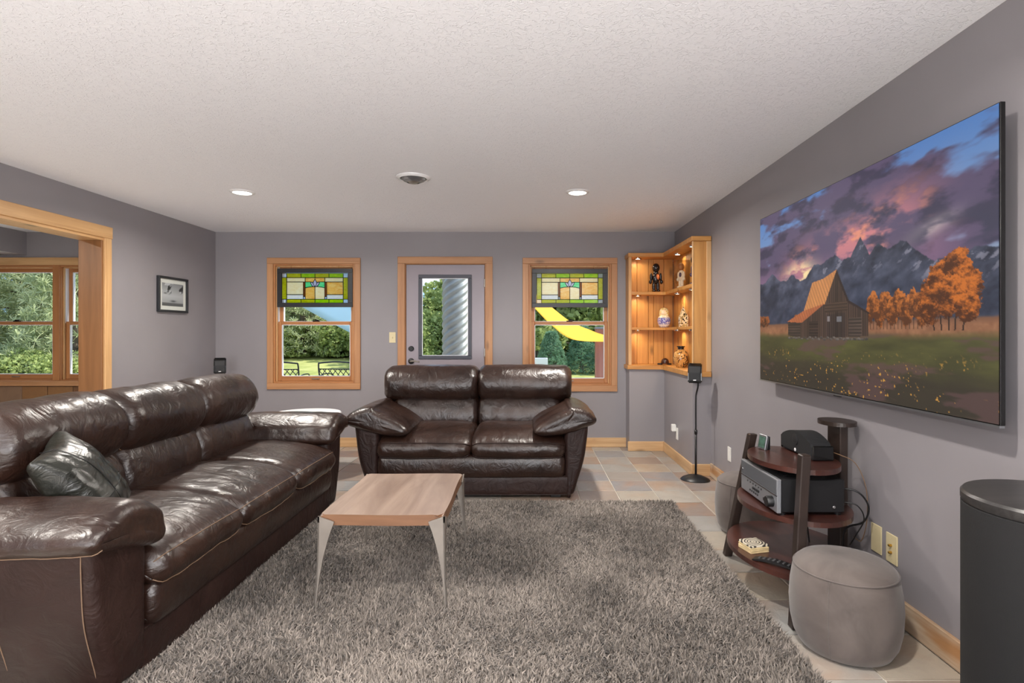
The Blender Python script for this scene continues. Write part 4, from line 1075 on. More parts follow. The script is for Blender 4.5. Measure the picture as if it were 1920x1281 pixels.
link_mesh('print', picture_mesh('print', np.stack([g, g, g * 1.06], 2), (XL + 0.0135, fy0 + 0.065, fz1 - 0.062), (0, fy1 - fy0 - 0.13, 0), (0, 0, -(fz1 - fz0 - 0.124))), M['picture'], fp)
box('glazing', XL + 0.017, XL + 0.019, fy0 + 0.02, fy1 - 0.02, fz0 + 0.02, fz1 - 0.02, M['glass'], fp, 0)

# ------------------------------------------------------------------ audio stand
AX, AY = 1.335, 2.83
av = thing('audio_stand', 'three-tier oval walnut audio stand with slanted dark legs against the wall', 'stand', (AX, AY, 0))
def oval(name, z0, z1, rx, ry, m, parent, cx=AX, cy=AY, seg=56):
    bm = bmesh.new(); add_prism(bm, [(cx + rx * math.cos(2 * PI * k / seg), cy + ry * math.sin(2 * PI * k / seg)) for k in range(seg)], 'z', z0, z1)
    es = [e for e in bm.edges if abs(e.verts[0].co.z - e.verts[1].co.z) < 1e-6]
    bmesh.ops.bevel(bm, geom=es, offset=0.003, segments=2, affect='EDGES')
    return bm_obj(name, bm, m, parent)
oval('shelf', 0.636, 0.660, 0.198, 0.280, M['walnut'], av)
oval('shelf', 0.414, 0.438, 0.248, 0.335, M['walnut'], av)
oval('shelf', 0.176, 0.200, 0.298, 0.400, M['walnut'], av)
def slanted_leg(p0, p1, hx, hy):
    bm = bmesh.new(); A = []; B = []
    for dx_, dy_ in ((-hx, -hy), (hx, -hy), (hx, hy), (-hx, hy)):
        A.append(bm.verts.new((p0[0] + dx_, p0[1] + dy_, p0[2]))); B.append(bm.verts.new((p1[0] + dx_, p1[1] + dy_, p1[2])))
    for k in range(4): bm.faces.new((A[k], A[(k + 1) % 4], B[(k + 1) % 4], B[k]))
    bm.faces.new(A); bm.faces.new(B)
    bmesh.ops.bevel(bm, geom=list(bm.edges), offset=0.004, segments=1, affect='EDGES')
    return bm_obj('leg', bm, M['espresso'], av)
slanted_leg((1.160, 2.432, 0), (1.252, 2.532, 0.738), 0.021, 0.024)
slanted_leg((1.150, 3.232, 0), (1.252, 3.125, 0.725), 0.021, 0.024)
box('rear_post', 1.536, 1.576, 2.748, 2.868, 0.0, 0.832, M['espresso'], av, 0.004)
oval('post_plate', 0.832, 0.852, 0.082, 0.105, M['espresso'], av, 1.548, 2.80, 40)

# receiver
rc = thing('av_receiver', 'silver-fronted black stereo receiver on the middle shelf of the audio stand', 'receiver', (1.31, 2.80, 0.438))
box('receiver_case', 1.172, 1.470, 2.592, 3.020, 0.452, 0.606, M['black'], rc, 0.004)
fpn = box('front_panel', 1.152, 1.172, 2.586, 3.026, 0.450, 0.608, M['panel_silver'], rc, 0.003)
box('display_window', 1.1500, 1.153, 2.592, 3.020, 0.535, 0.602, plain('display_reflection_grey', lin(92, 94, 98), 0.15), fpn, 0.001)  # dark display painted grey to carry a whitish reflection
boxes('trim_line', [(1.1495, 1.153, 2.588, 3.024, 0.528, 0.533)], M['chrome'], fpn, 0)
def disc_x(name, y, z, x, r, t, m, parent, seg=20):
    bm = bmesh.new(); add_lathe(bm, [(0, 0), (r, 0), (r, t * 0.85), (r * 0.9, t), (0, t)], seg)
    bmesh.ops.transform(bm, matrix=Matrix.Translation((x, y, z)) @ Matrix.Rotation(-PI / 2, 4, 'Y'), verts=bm.verts)
    o = bm_obj(name, bm, m, parent, smooth=True); autosmooth(o); return o
disc_x('volume_knob', 2.640, 0.492, 1.152, 0.026, 0.03, M['black'], fpn)
disc_x('power_button', 3.000, 0.560, 1.151, 0.006, 0.004, M['chrome'], fpn)
for k in range(6): disc_x('button', 2.93 - k * 0.034, 0.515, 1.152, 0.0045, 0.004, M['black'], fpn, 10)
for k in range(4): disc_x('button', 2.86 - k * 0.022, 0.494, 1.152, 0.007, 0.005, M['black'], fpn, 12)
for k in range(5): disc_x('button', 2.90 - k * 0.024, 0.474, 1.152, 0.005, 0.004, M['black'], fpn, 10)
box('usb_cover', 1.150, 1.153, 2.715, 2.74, 0.466, 0.482, M['black'], fpn, 0.001)
for sx_, sy_ in ((1.19, 2.62), (1.19, 2.99), (1.45, 2.62), (1.45, 2.99)):
    lathe('foot', [(0, 0), (0.016, 0), (0.018, 0.014), (0, 0.014)], M['black'], rc, 16, (sx_, sy_, 0.438))
disc_y('case_screw', 1.42, 0.478, 2.592, 0.007, 0.003, M['chrome'], rc, 12)
boxes('top_vents', [(1.21 + k * 0.012, 1.216 + k * 0.012, 2.66, 2.95, 0.6055, 0.6075) for k in range(18)], M['grille'], rc, 0)

# centre speaker
cp = thing('center_speaker', 'wide black arched centre speaker on the top shelf of the audio stand', 'speaker', (1.43, 2.905, 0.660))
prof_ = [(2.735, 0.664), (3.075, 0.664)] + [(3.075 - 0.34 * k / 16, 0.664 + 0.066 + 0.050 * math.sin(PI * k / 16) ** 0.8) for k in range(17)]
bm = bmesh.new(); add_prism(bm, prof_, 'x', 1.388, 1.490)
bmesh.ops.bevel(bm, geom=[e for e in bm.edges if abs(e.verts[0].co.x - e.verts[1].co.x) < 1e-6], offset=0.010, segments=3, affect='EDGES')
sc_ = bm_obj('cabinet', bm, M['grille'], cp)
box('end_cap', 1.392, 1.495, 2.728, 2.742, 0.662, 0.734, M['black_gloss'], cp, 0.004)
box('end_cap', 1.392, 1.495, 3.068, 3.082, 0.662, 0.734, M['black_gloss'], cp, 0.004)
disc_x('tweeter_ring', 2.905, 0.735, 1.390, 0.030, 0.006, M['grille'], cp)
disc_x('badge', 2.905, 0.682, 1.389, 0.009, 0.003, M['white'], cp)
boxes('foot', [(1.40, 1.48, 2.76, 2.79, 0.660, 0.665), (1.40, 1.48, 3.02, 3.05, 0.660, 0.665)], M['black'], cp, 0)

# little clock
ck = thing('desk_clock', 'tiny silver-framed digital display leaning on its stand on the audio stand', 'clock', (1.25, 3.02, 0.660))
bm = bmesh.new(); add_box(bm, -0.008, 0.008, -0.032, 0.032, 0.0, 0.078, 0.002); bmesh.ops.transform(bm, matrix=Matrix.Translation((1.262, 3.015, 0.661)) @ Matrix.Rotation(0.16, 4, 'Y') @ Matrix.Rotation(0.25, 4, 'Z'), verts=bm.verts); ckc = bm_obj('clock_case', bm, M['silver'], ck)
bm = bmesh.new(); add_box(bm, -0.0095, -0.0075, -0.024, 0.024, 0.010, 0.068); bmesh.ops.transform(bm, matrix=Matrix.Translation((1.262, 3.015, 0.661)) @ Matrix.Rotation(0.16, 4, 'Y') @ Matrix.Rotation(0.25, 4, 'Z'), verts=bm.verts); bm_obj('clock_display', bm, plain('clock_display', lin(70, 96, 84), 0.2, var=0.5, vscale=60), ckc)
bm = bmesh.new(); add_box(bm, 0.006, 0.030, -0.025, 0.025, 0.0, 0.070, 0.002); bmesh.ops.transform(bm, matrix=Matrix.Translation((1.264, 3.015, 0.661)) @ Matrix.Rotation(0.25, 4, 'Z'), verts=bm.verts); bm_obj('clock_body', bm, M['black'], ck)

# coasters and remote on the bottom shelf
m, nt, b = new_mat('coaster_print'); setp(b, rough=0.5)
wv = nt.nodes.new('ShaderNodeTexWave'); wv.wave_type = 'RINGS'; wv.rings_direction = 'Z'; wv.inputs['Scale'].default_value = 22; wv.inputs['Distortion'].default_value = 3
nt.links.new(coords(nt), wv.inputs['Vector']); nt.links.new(ramp(nt, wv.outputs['Fac'], [(0.35, lin(60, 56, 52)), (0.5, lin(214, 204, 184))]), b.inputs['Base Color']); M['coaster_print'] = m
M['coaster'] = plain('coaster_stone', lin(206, 184, 140), 0.6, var=0.15, vscale=30)
for k in range(4):
    bm = bmesh.new(); add_box(bm, -0.052, 0.052, -0.052, 0.052, 0, 0.0095, 0.002)
    bmesh.ops.transform(bm, matrix=Matrix.Translation((1.128, 2.80, 0.2002 + k * 0.0098)) @ Matrix.Rotation(0.25 + 0.05 * math.sin(k * 2), 4, 'Z'), verts=bm.verts)
    tag(bm_obj('coaster', bm, M['coaster_print'] if k == 3 else M['coaster']), 'patterned square stone coaster, topmost of the stack on the bottom shelf' if k == 3 else ('plain tan stone coaster at the very bottom of the stack on the stand', 'plain tan stone coaster second from the bottom of the stack on the stand', 'plain tan stone coaster directly under the patterned top one')[k], 'coaster', 'stacked coasters on the audio stand')
rm = thing('remote_control', 'long black curved remote control on the bottom shelf of the audio stand', 'remote', (1.15, 2.63, 0.200))
pts_ = [(-0.10, 0.006), (-0.05, 0.016), (0.0, 0.020), (0.05, 0.017), (0.10, 0.008), (0.10, 0.0), (0.05, 0.007), (0.0, 0.010), (-0.05, 0.006), (-0.10, 0.0)]
RMX = Matrix.Translation((1.155, 2.615, 0.2015)) @ Matrix.Rotation(-0.75, 4, 'Z')
bm = bmesh.new(); add_prism(bm, pts_, 'y', -0.022, 0.022); bmesh.ops.transform(bm, matrix=RMX, verts=bm.verts); rb = bm_obj('remote_body', bm, M['black'], rm)
bm = bmesh.new()
for i in range(7):
    for j in range(3): add_box(bm, -0.075 + i * 0.022, -0.066 + i * 0.022, -0.014 + j * 0.011, -0.007 + j * 0.011, 0.011 + 0.008 * math.cos((i - 3) * 0.42), 0.0135 + 0.008 * math.cos((i - 3) * 0.42))
bmesh.ops.transform(bm, matrix=RMX, verts=bm.verts); bm_obj('keys', bm, M['silver'], rb)

# cables behind the stand
def cable(label, pts, r=0.003, m=None):
    return tag(tube('cable', pts, r, m or M['black'], None, 6, smoothpts=40), label, 'cable', 'cables behind the audio stand')
cable('thick black cable looping from the receiver to the floor behind the audio stand', [(1.470, 2.66, 0.55), (1.54, 2.61, 0.545), (1.585, 2.60, 0.48), (1.575, 2.62, 0.40), (1.53, 2.70, 0.33), (1.54, 2.72, 0.15), (1.57, 2.74, 0.01)], 0.0045)
cable('thin black cable from the receiver down behind the middle shelf', [(1.470, 2.64, 0.49), (1.53, 2.60, 0.485), (1.565, 2.60, 0.42), (1.55, 2.64, 0.33), (1.545, 2.68, 0.27)], 0.003)
cable('thin brown cable trailing from the centre speaker past the rear post', [(1.49, 2.80, 0.70), (1.53, 2.735, 0.69), (1.585, 2.70, 0.655), (1.61, 2.66, 0.55), (1.615, 2.66, 0.40), (1.60, 2.68, 0.29), (1.58, 2.71, 0.30)], 0.0022, plain('brown_cord', lin(110, 84, 60), 0.5))
cable('black power cord hanging below the middle shelf to the floor', [(1.42, 2.93, 0.41), (1.45, 2.91, 0.30), (1.47, 2.90, 0.15), (1.55, 2.92, 0.01)], 0.004)

# ------------------------------------------------------------------ ottomans
def ottoman(label, x, y, rz):
    t = thing('ottoman', label, 'ottoman', (x, y, 0), 'round velvet ottomans')
    bm = bmesh.new(); add_lathe(bm, [(0, 0.0), (0.145, 0.0), (0.172, 0.012), (0.192, 0.05), (0.205, 0.11), (0.209, 0.18), (0.205, 0.25), (0.196, 0.305), (0.190, 0.326)], 56, (x, y, 0))
    bm_obj('body', bm, M['velvet'], t, smooth=True)
    bm = bmesh.new(); add_lathe(bm, [(0.191, 0.3255), (0.186, 0.336), (0.168, 0.352), (0.12, 0.366), (0.06, 0.371), (0, 0.372)], 56, (x, y, 0))
    bm_obj('top_cushion', bm, M['velvet'], t, smooth=True)
    b2 = bmesh.new(); add_tube(b2, [(x + 0.1915 * math.cos(2 * PI * k / 64), y + 0.1915 * math.sin(2 * PI * k / 64), 0.326) for k in range(64)], 0.0028, 6, True)
    bm_obj('piping', b2, M['velvet'], t, smooth=True)
    tube('side_seam', [(x + 0.001 + (r + 0.001) * math.cos(rz), y + (r + 0.001) * math.sin(rz), z) for r, z in ((0.172, 0.012), (0.192, 0.05), (0.205, 0.11), (0.209, 0.18), (0.205, 0.25), (0.196, 0.305), (0.190, 0.326))], 0.0016, M['velvet'], t, 5, smoothpts=20)
ottoman('taupe velvet round ottoman in front of the audio stand beside the black cylinder', 1.300, 2.295, -2.35)
ottoman('taupe velvet round ottoman behind the audio stand on the side of the corner shelf', 1.425, 3.62, -2.5)

# ------------------------------------------------------------------ cylinder subwoofer
sb = thing('subwoofer', 'tall black cloth-covered cylinder subwoofer with dark wood cap', 'subwoofer', (1.425, 1.5, 0))
lathe('cylinder', [(0, 0.03), (0.205, 0.03), (0.208, 0.035), (0.208, 0.808), (0.2, 0.812), (0, 0.812)], M['black_matte'], sb, 72, (1.425, 1.5, 0))
lathe('cap', [(0, 0.812), (0.206, 0.812), (0.209, 0.818), (0.209, 0.836), (0.203, 0.843), (0.19, 0.844), (0, 0.844)], wood('black_ash', 'x', lin(30, 29, 29), lin(58, 56, 56), knots=False, rough=0.35, grain=60), sb, 72, (1.425, 1.5, 0))
lathe('base', [(0, 0.0), (0.206, 0.0), (0.206, 0.03), (0, 0.03)], M['black'], sb, 64, (1.425, 1.5, 0))

# ------------------------------------------------------------------ satellite speakers on stands
def stand_speaker(label_s, label_t, x, y, rz):
    s = thing('speaker_stand', label_t, 'speaker stand', (0, 0, 0), 'satellite speaker stands')
    lathe('stand_base', [(0, 0.0), (0.125, 0.0), (0.127, 0.006), (0.11, 0.022), (0.06, 0.042), (0.022, 0.050), (0, 0.050)], M['black'], s, 40, (0, 0, 0), 1.0, 0.8)
    tube('pole', [(0.006, 0, 0.045), (0.006, 0, 0.42)], 0.0095, M['black'], s, 12)
    tube('collar', [(0.006, 0, 0.405), (0.006, 0, 0.425), (0.006, 0, 0.44)], 0.0135, M['black'], s, 12)
    tube('upper_pole', [(0.006, 0, 0.42), (0.006, 0, 0.70), (0.010, 0.008, 0.76), (0.020, 0.048, 0.81), (0.022, 0.062, 0.86), (0.022, 0.062, 0.93)], 0.0075, M['black'], s, 10, smoothpts=30)
    box('bracket', 0.005, 0.038, 0.046, 0.062, 0.90, 0.96, M['nickel'], s, 0.003)
    s.location = (x, y, 0); s.rotation_euler = (0, 0, rz)
    p = thing('satellite_speaker', label_s, 'speaker', (0, 0, 0), 'satellite speakers')
    zb, zt = 0.856, 1.028
    pr = [(0.045, zb), (-0.055, zb), (-0.062, zb + 0.02), (-0.060, zb + 0.09), (-0.045, zb + 0.145), (-0.015, zt - 0.006), (0.02, zt), (0.040, zt - 0.02), (0.046, zb + 0.08)]
    bm = bmesh.new(); add_prism(bm, pr, 'x', -0.058, 0.058)
    bmesh.ops.bevel(bm, geom=list(bm.edges), offset=0.008, segments=2, affect='EDGES')
    cab = bm_obj('cabinet', bm, M['black_gloss'], p, smooth=False)
    bm = bmesh.new(); add_prism(bm, [(-0.056, zb + 0.006), (-0.066, zb + 0.02), (-0.064, zb + 0.09), (-0.050, zb + 0.142), (-0.040, zb + 0.142), (-0.050, zb + 0.02)], 'x', -0.050, 0.050)
    bmesh.ops.bevel(bm, geom=list(bm.edges), offset=0.004, segments=1, affect='EDGES'); bm_obj('grille', bm, M['grille'], p)
    box('badge', -0.012, 0.012, -0.0665, -0.064, zb + 0.022, zb + 0.030, M['white'], p, 0.001)
    p.location = (x, y, 0); p.rotation_euler = (0, 0, rz)
stand_speaker('small black satellite speaker on a pole stand beside the lit corner shelf', 'black pole speaker stand with oval base beside the lit corner shelf', 1.455, 4.885, -0.35)
stand_speaker('small black satellite speaker in the room corner behind the long sofa', 'black pole speaker stand in the room corner behind the long sofa', -3.33, 5.98, 0.45)

# ------------------------------------------------------------------ switch and outlet plates
def plate_right(name, label, cat, y, z, m, kind, x=XR, w=0.072, h=0.118):
    t = thing(name, label, cat, (x, y, z - h / 2))
    box('cover_plate', x - 0.006, x, y - w / 2, y + w / 2, z - h / 2, z + h / 2, m, t, 0.002)
    if kind == 'duplex':
        for dz in (-0.02, 0.02): box('receptacle', x - 0.008, x - 0.005, y - 0.016, y + 0.016, z + dz - 0.014, z + dz + 0.014, m, t, 0.002)
    if kind == 'coax':
        for dz in (-0.016, 0.016):
            bm = bmesh.new(); add_lathe(bm, [(0, 0), (0.006, 0), (0.006, 0.012), (0.004, 0.014), (0, 0.014)], 12)
            bmesh.ops.transform(bm, matrix=Matrix.Translation((x - 0.006, y, z + dz)) @ Matrix.Rotation(-PI / 2, 4, 'Y'), verts=bm.verts); bm_obj('coax_jack', bm, M['brass'], t)
    for dz in (-h * 0.36, h * 0.36): disc_x('screw', y, z + dz, x - 0.006, 0.0035, 0.001, m, t, 8)
    return t
plate_right('blank_plate', 'blank almond wall plate next to the plate with brass jacks', 'wall plate', 2.632, 0.318, M['almond'], 'blank', h=0.132, w=0.078)
plate_right('coax_plate', 'almond wall plate with two brass coax jacks', 'wall plate', 2.520, 0.312, M['almond'], 'coax', h=0.132, w=0.078)
plate_right('outlet_plate', 'white wall outlet above the baseboard beyond the audio stand', 'outlet', 4.57, 0.295, M['white_plastic'], 'duplex')
pr_ = plate_right('ledge_outlet', 'white wall outlet low on the ledge wall under the lit shelf', 'outlet', 5.56, 0.285, M['white_plastic'], 'duplex', x=LX)
pw = thing('plug_adapter', 'white plug-in power adapter on the ledge wall outlet', 'adapter', (LX - 0.03, 5.585, 0.30))
box('adapter_body', LX - 0.050, LX - 0.008, 5.565, 5.615, 0.305, 0.375, M['white_plastic'], pw, 0.005)
box('adapter_rim', LX - 0.010, LX - 0.007, 5.570, 5.610, 0.310, 0.370, M['white_plastic'], pw, 0.001)
sw_ = thing('light_switch', 'almond toggle light switch beside the back door', 'switch', (-1.557, YB, 1.18))
box('cover_plate', -1.593, -1.521, YB - 0.006, YB, 1.182, 1.302, M['almond'], sw_, 0.002)
box('toggle', -1.562, -1.552, YB - 0.016, YB - 0.005, 1.232, 1.252, M['almond'], sw_, 0.001)

# ------------------------------------------------------------------ stained glass panels
def stained_panel(label, cx, zc, yc):
    k = yc / (F_PX * 10.105)
    U0, V0 = 925.0, 605.0                      # middle of the panel in drawing units
    def q(u, v): return ((u - U0) * k, -(v - V0) * k)
    root = thing('stained_glass_panel', label, 'stained glass', (0, 0, 0), 'stained glass panels hung in the windows')
    ww, hh = 715 * k, 366 * k
    bw = 0.050
    for bx in ((-ww, ww, hh - bw, hh), (-ww, ww, -hh, -hh + bw), (-ww, -ww + bw, -hh + bw, hh - bw), (ww - bw, ww, -hh + bw, hh - bw)):
        box('frame_bar', bx[0], bx[1], -0.009, 0.009, bx[2], bx[3], M['frame_black'], root, 0.002)
    R = lambda a, b_, c, d_: [(a, c), (b_, c), (b_, d_), (a, d_)]
    P_ = []
    for a, b_ in ((300, 388), (1462, 1550)):
        P_ += [('ag_clear', R(a, b_, 330, 410)), ('ag_clear', R(a, b_, 822, 902)), ('ag_olive', R(a, b_, 412, 820))]
    for i, (a, b_) in enumerate(((390, 660), (662, 924), (926, 1190), (1192, 1460))):
        P_ += [('ag_green' if i % 2 else 'ag_olive', R(a, b_, 330, 410)), ('ag_green' if i > 1 else 'ag_olive', R(a, b_, 822, 902))]
    P_ += [('ag_cream', R(392, 738, 414, 492)), ('ag_cream', R(1112, 1458, 414, 492))]
    P_ += [('ag_cream', R(392, 704, 496, 732)), ('ag_white', R(392, 704, 736, 820)), ('ag_amber', R(1148, 1458, 496, 732)), ('ag_white', R(1148, 1458, 736, 820))]
    for a in (706, 1112): P_ += [('ag_strip', R(a, a + 16, 496, 770)), ('ag_strip', R(a + 18, a + 34, 496, 770)), ('ag_clear', R(a, a + 34, 772, 820))]
    for s in (-1, 1):
        X = lambda d_: 925 + s * d_
        petal = [(X(0), 445), (X(26), 485), (X(34), 515), (X(24), 548), (X(0), 580)]
        side = [(X(34), 518), (X(60), 502), (X(86), 492), (X(80), 522), (X(62), 552), (X(36), 578), (X(2), 582), (X(24), 550)]
        P_ += [('ag_lilac', side)]
        P_ += [('ag_amber', [(X(0), 414), (X(184), 414), (X(184), 492), (X(88), 492), (X(34), 500), (X(27), 484), (X(0), 443)])]
        P_ += [('ag_mint', [(X(88), 494), (X(184), 494), (X(184), 604), (X(110), 588), (X(40), 580), (X(64), 553), (X(82), 523)])]
        P_ += [('ag_amber' if s < 0 else 'ag_cream', [(X(1), 584), (X(40), 583), (X(110), 591), (X(184), 607), (X(184), 820), (X(1), 820)])]
    P_ += [('ag_lilac', [(925, 445), (951, 485), (959, 515), (949, 548), (925, 580), (901, 548), (891, 515), (899, 485)])]
    came = bmesh.new()
    for mn, pts in P_:
        w = [q(*p) for p in pts]
        bm = bmesh.new(); add_prism(bm, w, 'y', -0.0015, 0.0015); bm_obj('glass_piece', bm, M[mn], root)
        for (a, b_) in zip(w, w[1:] + w[:1]):
            A, B = Vector((a[0], 0, a[1])), Vector((b_[0], 0, b_[1])); d_ = (B - A)
            if d_.length < 1e-6: continue
            d_.normalize(); nn = Vector((-d_.z, 0, d_.x)) * 0.0024; A -= d_ * 0.0015; B += d_ * 0.0015
            vs_ = [came.verts.new(p) for y_ in (-0.0032, 0.0032) for p in (A + nn + Vector((0, y_, 0)), B + nn + Vector((0, y_, 0)), B - nn + Vector((0, y_, 0)), A - nn + Vector((0, y_, 0)))]
            for f in ((0, 1, 2, 3), (7, 6, 5, 4), (0, 4, 5, 1), (1, 5, 6, 2), (2, 6, 7, 3), (3, 7, 4, 0)): came.faces.new([vs_[i] for i in f])
    bm_obj('lead_came', came, M['lead'], root)
    for s in (-1, 1): tube('hanging_hook', [(s * 0.27, 0, hh - 0.004), (s * 0.27, -0.002, hh + 0.020), (s * 0.27, 0.0, hh + 0.040)], 0.0016, M['brass'], root, 6)
    root.location = (cx, yc, zc)
stained_panel('stained glass panel with a lotus hanging in the window that shows the lattice-backed chairs', -2.440, 1.806, 6.319)
stained_panel('stained glass panel with a lotus hanging in the window that shows the yellow shade sail', 0.457, 1.803, 6.319)

# ------------------------------------------------------------------ outdoors
def ground_z(x, y):
    if y < 9.5: return -0.02
    return -0.02 + 0.060 * (y - 9.5)
m, nt, b = new_mat('lawn_grass'); setp(b, rough=0.9, spec=0.1)
f = noise_tex(nt, coords(nt), 1.4, 8, 0.7); nt.links.new(ramp(nt, f, [(0.3, lin(120, 132, 70)), (0.55, lin(168, 170, 104)), (0.75, lin(190, 186, 128))]), b.inputs['Base Color'])
bump(nt, b, noise_tex(nt, coords(nt), 60, 3), 0.6, 0.03); M['lawn'] = m
bm = bmesh.new(); rows = []
ys = [9.5, 12, 14, 16, 18, 20, 24, 30, 45, 90]
for y_ in ys: rows.append([bm.verts.new((x_, y_, ground_z(x_, y_) + (0.03 * math.sin(x_ * 0.9 + y_) if y_ > 9.5 else 0))) for x_ in np.linspace(-70, 50, 41)])
for A, B in zip(rows[:-1], rows[1:]):
    for k in range(40): bm.faces.new((A[k], A[k + 1], B[k + 1], B[k]))
tag(bm_obj('lawn', bm, M['lawn'], origin=(0, 0, 0), smooth=True), kind='structure')
box('patio', -40, 30, YB + WT, 9.5, -0.3, -0.02, M['concrete'], bev=0, origin=(0, 0, 0))['kind'] = 'structure'
box('rear_patio', -40, 30, -40, YREAR - WT, -0.3, -0.02, M['concrete'], bev=0, origin=(0, 0, 0))['kind'] = 'structure'

def leaf_material(name, c1, c2, tl=0.35):
    m, nt, b = new_mat(name); out = nt.nodes['Material Output']; setp(b, rough=0.6, spec=0.25)
    oi = nt.nodes.new('ShaderNodeObjectInfo'); v = coords(nt)
    f = noise_tex(nt, v, 3.0, 4, 0.6)
    col = mixc(nt, ramp(nt, oi.outputs['Random'], [(0, (0, 0, 0, 1)), (1, (0.35, 0.35, 0.35, 1))]), ramp(nt, f, [(0.32, c1), (0.68, c2)]), tuple(c * 0.75 for c in c2[:3]) + (1,))
    nt.links.new(col, b.inputs['Base Color'])
    t = nt.nodes.new('ShaderNodeBsdfTranslucent'); nt.links.new(col, t.inputs['Color'])
    mx = nt.nodes.new('ShaderNodeMixShader'); mx.inputs[0].default_value = tl
    nt.links.new(b.outputs[0], mx.inputs[1]); nt.links.new(t.outputs[0], mx.inputs[2]); nt.links.new(mx.outputs[0], out.inputs['Surface'])
    return m
M['pine_leaf'] = leaf_material('pine_needles', lin(150, 164, 116), lin(216, 220, 176))
M['leaf'] = leaf_material('broad_leaves', lin(112, 134, 78), lin(184, 194, 122))
M['spruce'] = leaf_material('spruce_needles', lin(92, 132, 104), lin(146, 178, 144))
M['bark'] = plain('bark', lin(112, 98, 86), 0.9, var=0.3, vscale=12, bumps=0.5, bscale=20)

def quads_mesh(name, C, A, B_):
    """quads centred on C with half axes A, B_"""
    n = len(C); V = np.stack([C - A - B_, C + A - B_, C + A + B_, C - A + B_], 1).astype(np.float32)
    me = bpy.data.meshes.new(name); me.vertices.add(n * 4); me.vertices.foreach_set('co', V.reshape(-1))
    me.loops.add(n * 4); me.loops.foreach_set('vertex_index', np.arange(n * 4, dtype=np.int32)); me.polygons.add(n)
    me.polygons.foreach_set('loop_start', (np.arange(n) * 4).astype(np.int32)); me.polygons.foreach_set('loop_total', np.full(n, 4, np.int32)); me.update(calc_edges=True)
    return me
def rand_dirs(r, n):
    v = r.normal(0, 1, (n, 3)); return v / np.linalg.norm(v, axis=1)[:, None]

def broad_tree_meshes(seed, h=4.0, rad=1.8, n=9000, leaf=0.085):
    r = np.random.RandomState(seed); nb = 46
    cen = np.stack([r.normal(0, rad * 0.48, nb), r.normal(0, rad * 0.48, nb), r.uniform(0.16, 0.92, nb) * h], 1); cr = r.uniform(0.35, 0.75, nb)
    k = r.randint(0, nb, n); d = rand_dirs(r, n) * (cr[k] * r.uniform(0.55, 1.0, n) ** 0.5)[:, None]; d[:, 2] *= 0.8
    C = cen[k] + d; C[:, 2] = np.clip(C[:, 2], 0.08, None)
    A = rand_dirs(r, n); B_ = np.cross(A, rand_dirs(r, n)); B_ /= np.linalg.norm(B_, axis=1)[:, None]
    s = r.uniform(0.6, 1.2, n)[:, None] * leaf
    fol = quads_mesh('foliage', C, A * s, B_ * s * 0.6)
    bm = bmesh.new(); add_tube(bm, [(0, 0, -0.1), (0.04, 0, h * 0.3), (-0.03, 0.05, h * 0.6), (0, 0, h * 0.85)], [0.13, 0.10, 0.07, 0.03], 8)
    for i in range(14):
        c = cen[i]; z = min(c[2] * 0.6, h * 0.5); add_tube(bm, [(0, 0, z), tuple((c * 0.55) + np.array([0, 0, z * 0.45])), tuple(c)], [0.05, 0.03, 0.012], 5)
    me = bpy.data.meshes.new('trunk'); bm.to_mesh(me); bm.free()
    return fol, me
def pine_tree_meshes(seed, h=4.5, rad=1.6, ntuft=1500, needle=0.16, blade=0.009, per=12, droop=0.25):
    r = np.random.RandomState(seed)
    z = r.uniform(0.05, 1.0, ntuft) * h; rr = rad * (1 - z / h * 0.75) * r.uniform(0.25, 1.0, ntuft) ** 0.6; th = r.uniform(0, 2 * PI, ntuft)
    T = np.stack([rr * np.cos(th), rr * np.sin(th), z - droop * rr * 0.3], 1)
    C = np.repeat(T, per, 0); n = len(C); d = rand_dirs(r, n); d[:, 2] += 0.35; d /= np.linalg.norm(d, axis=1)[:, None]
    C = C + d * needle * 0.5; w = np.cross(d, rand_dirs(r, n)); w /= np.linalg.norm(w, axis=1)[:, None]
    fol = quads_mesh('foliage', C, d * needle * 0.5, w * blade)
    bm = bmesh.new(); add_tube(bm, [(0, 0, -0.1), (0.03, 0.02, h * 0.5), (0, 0, h * 0.97)], [0.12, 0.08, 0.015], 8)
    for i in range(46):
        j = r.randint(ntuft); t = T[j]; add_tube(bm, [(0, 0, max(0.05, t[2] - 0.1)), tuple(t * np.array([0.55, 0.55, 1]) + np.array([0, 0, 0.05])), tuple(t)], [0.028, 0.018, 0.006], 5)
    me = bpy.data.meshes.new('trunk'); bm.to_mesh(me); bm.free()
    return fol, me
PROTO = {'leafy': [broad_tree_meshes(1), broad_tree_meshes(2)], 'pine': [pine_tree_meshes(3), pine_tree_meshes(4)],
         'spruce': [pine_tree_meshes(5, 2.6, 1.3, 1700, 0.10, 0.008, 12, 0.6)], 'bush': [broad_tree_meshes(6, 1.5, 1.1, 7000, 0.06)]}
LEAFM = {'leafy': 'leaf', 'pine': 'pine_leaf', 'spruce': 'spruce', 'bush': 'leaf'}
NAMES = {'leafy': 'leafy_tree', 'pine': 'pine_tree', 'spruce': 'spruce_tree', 'bush': 'shrub'}
def plant(kind, x, y, s, label, group, sz=None):
    fo, tr_ = random.choice(PROTO[kind])
    t = thing(NAMES[kind], label, 'shrub' if kind == 'bush' else 'tree', (0, 0, 0), group)
    for me, mt, nm in ((fo, M[LEAFM[kind]], 'foliage'), (tr_, M['bark'], 'trunk')):
        o = bpy.data.objects.new(nm, me); COL.objects.link(o); o.parent = t
        if not me.materials: me.materials.append(mt)
        if nm == 'foliage': o['kind'] = 'stuff'
    t.location = (x, y, ground_z(x, y)); t.rotation_euler = (0, 0, random.uniform(0, 6.28)); t.scale = (s, s, sz or s)
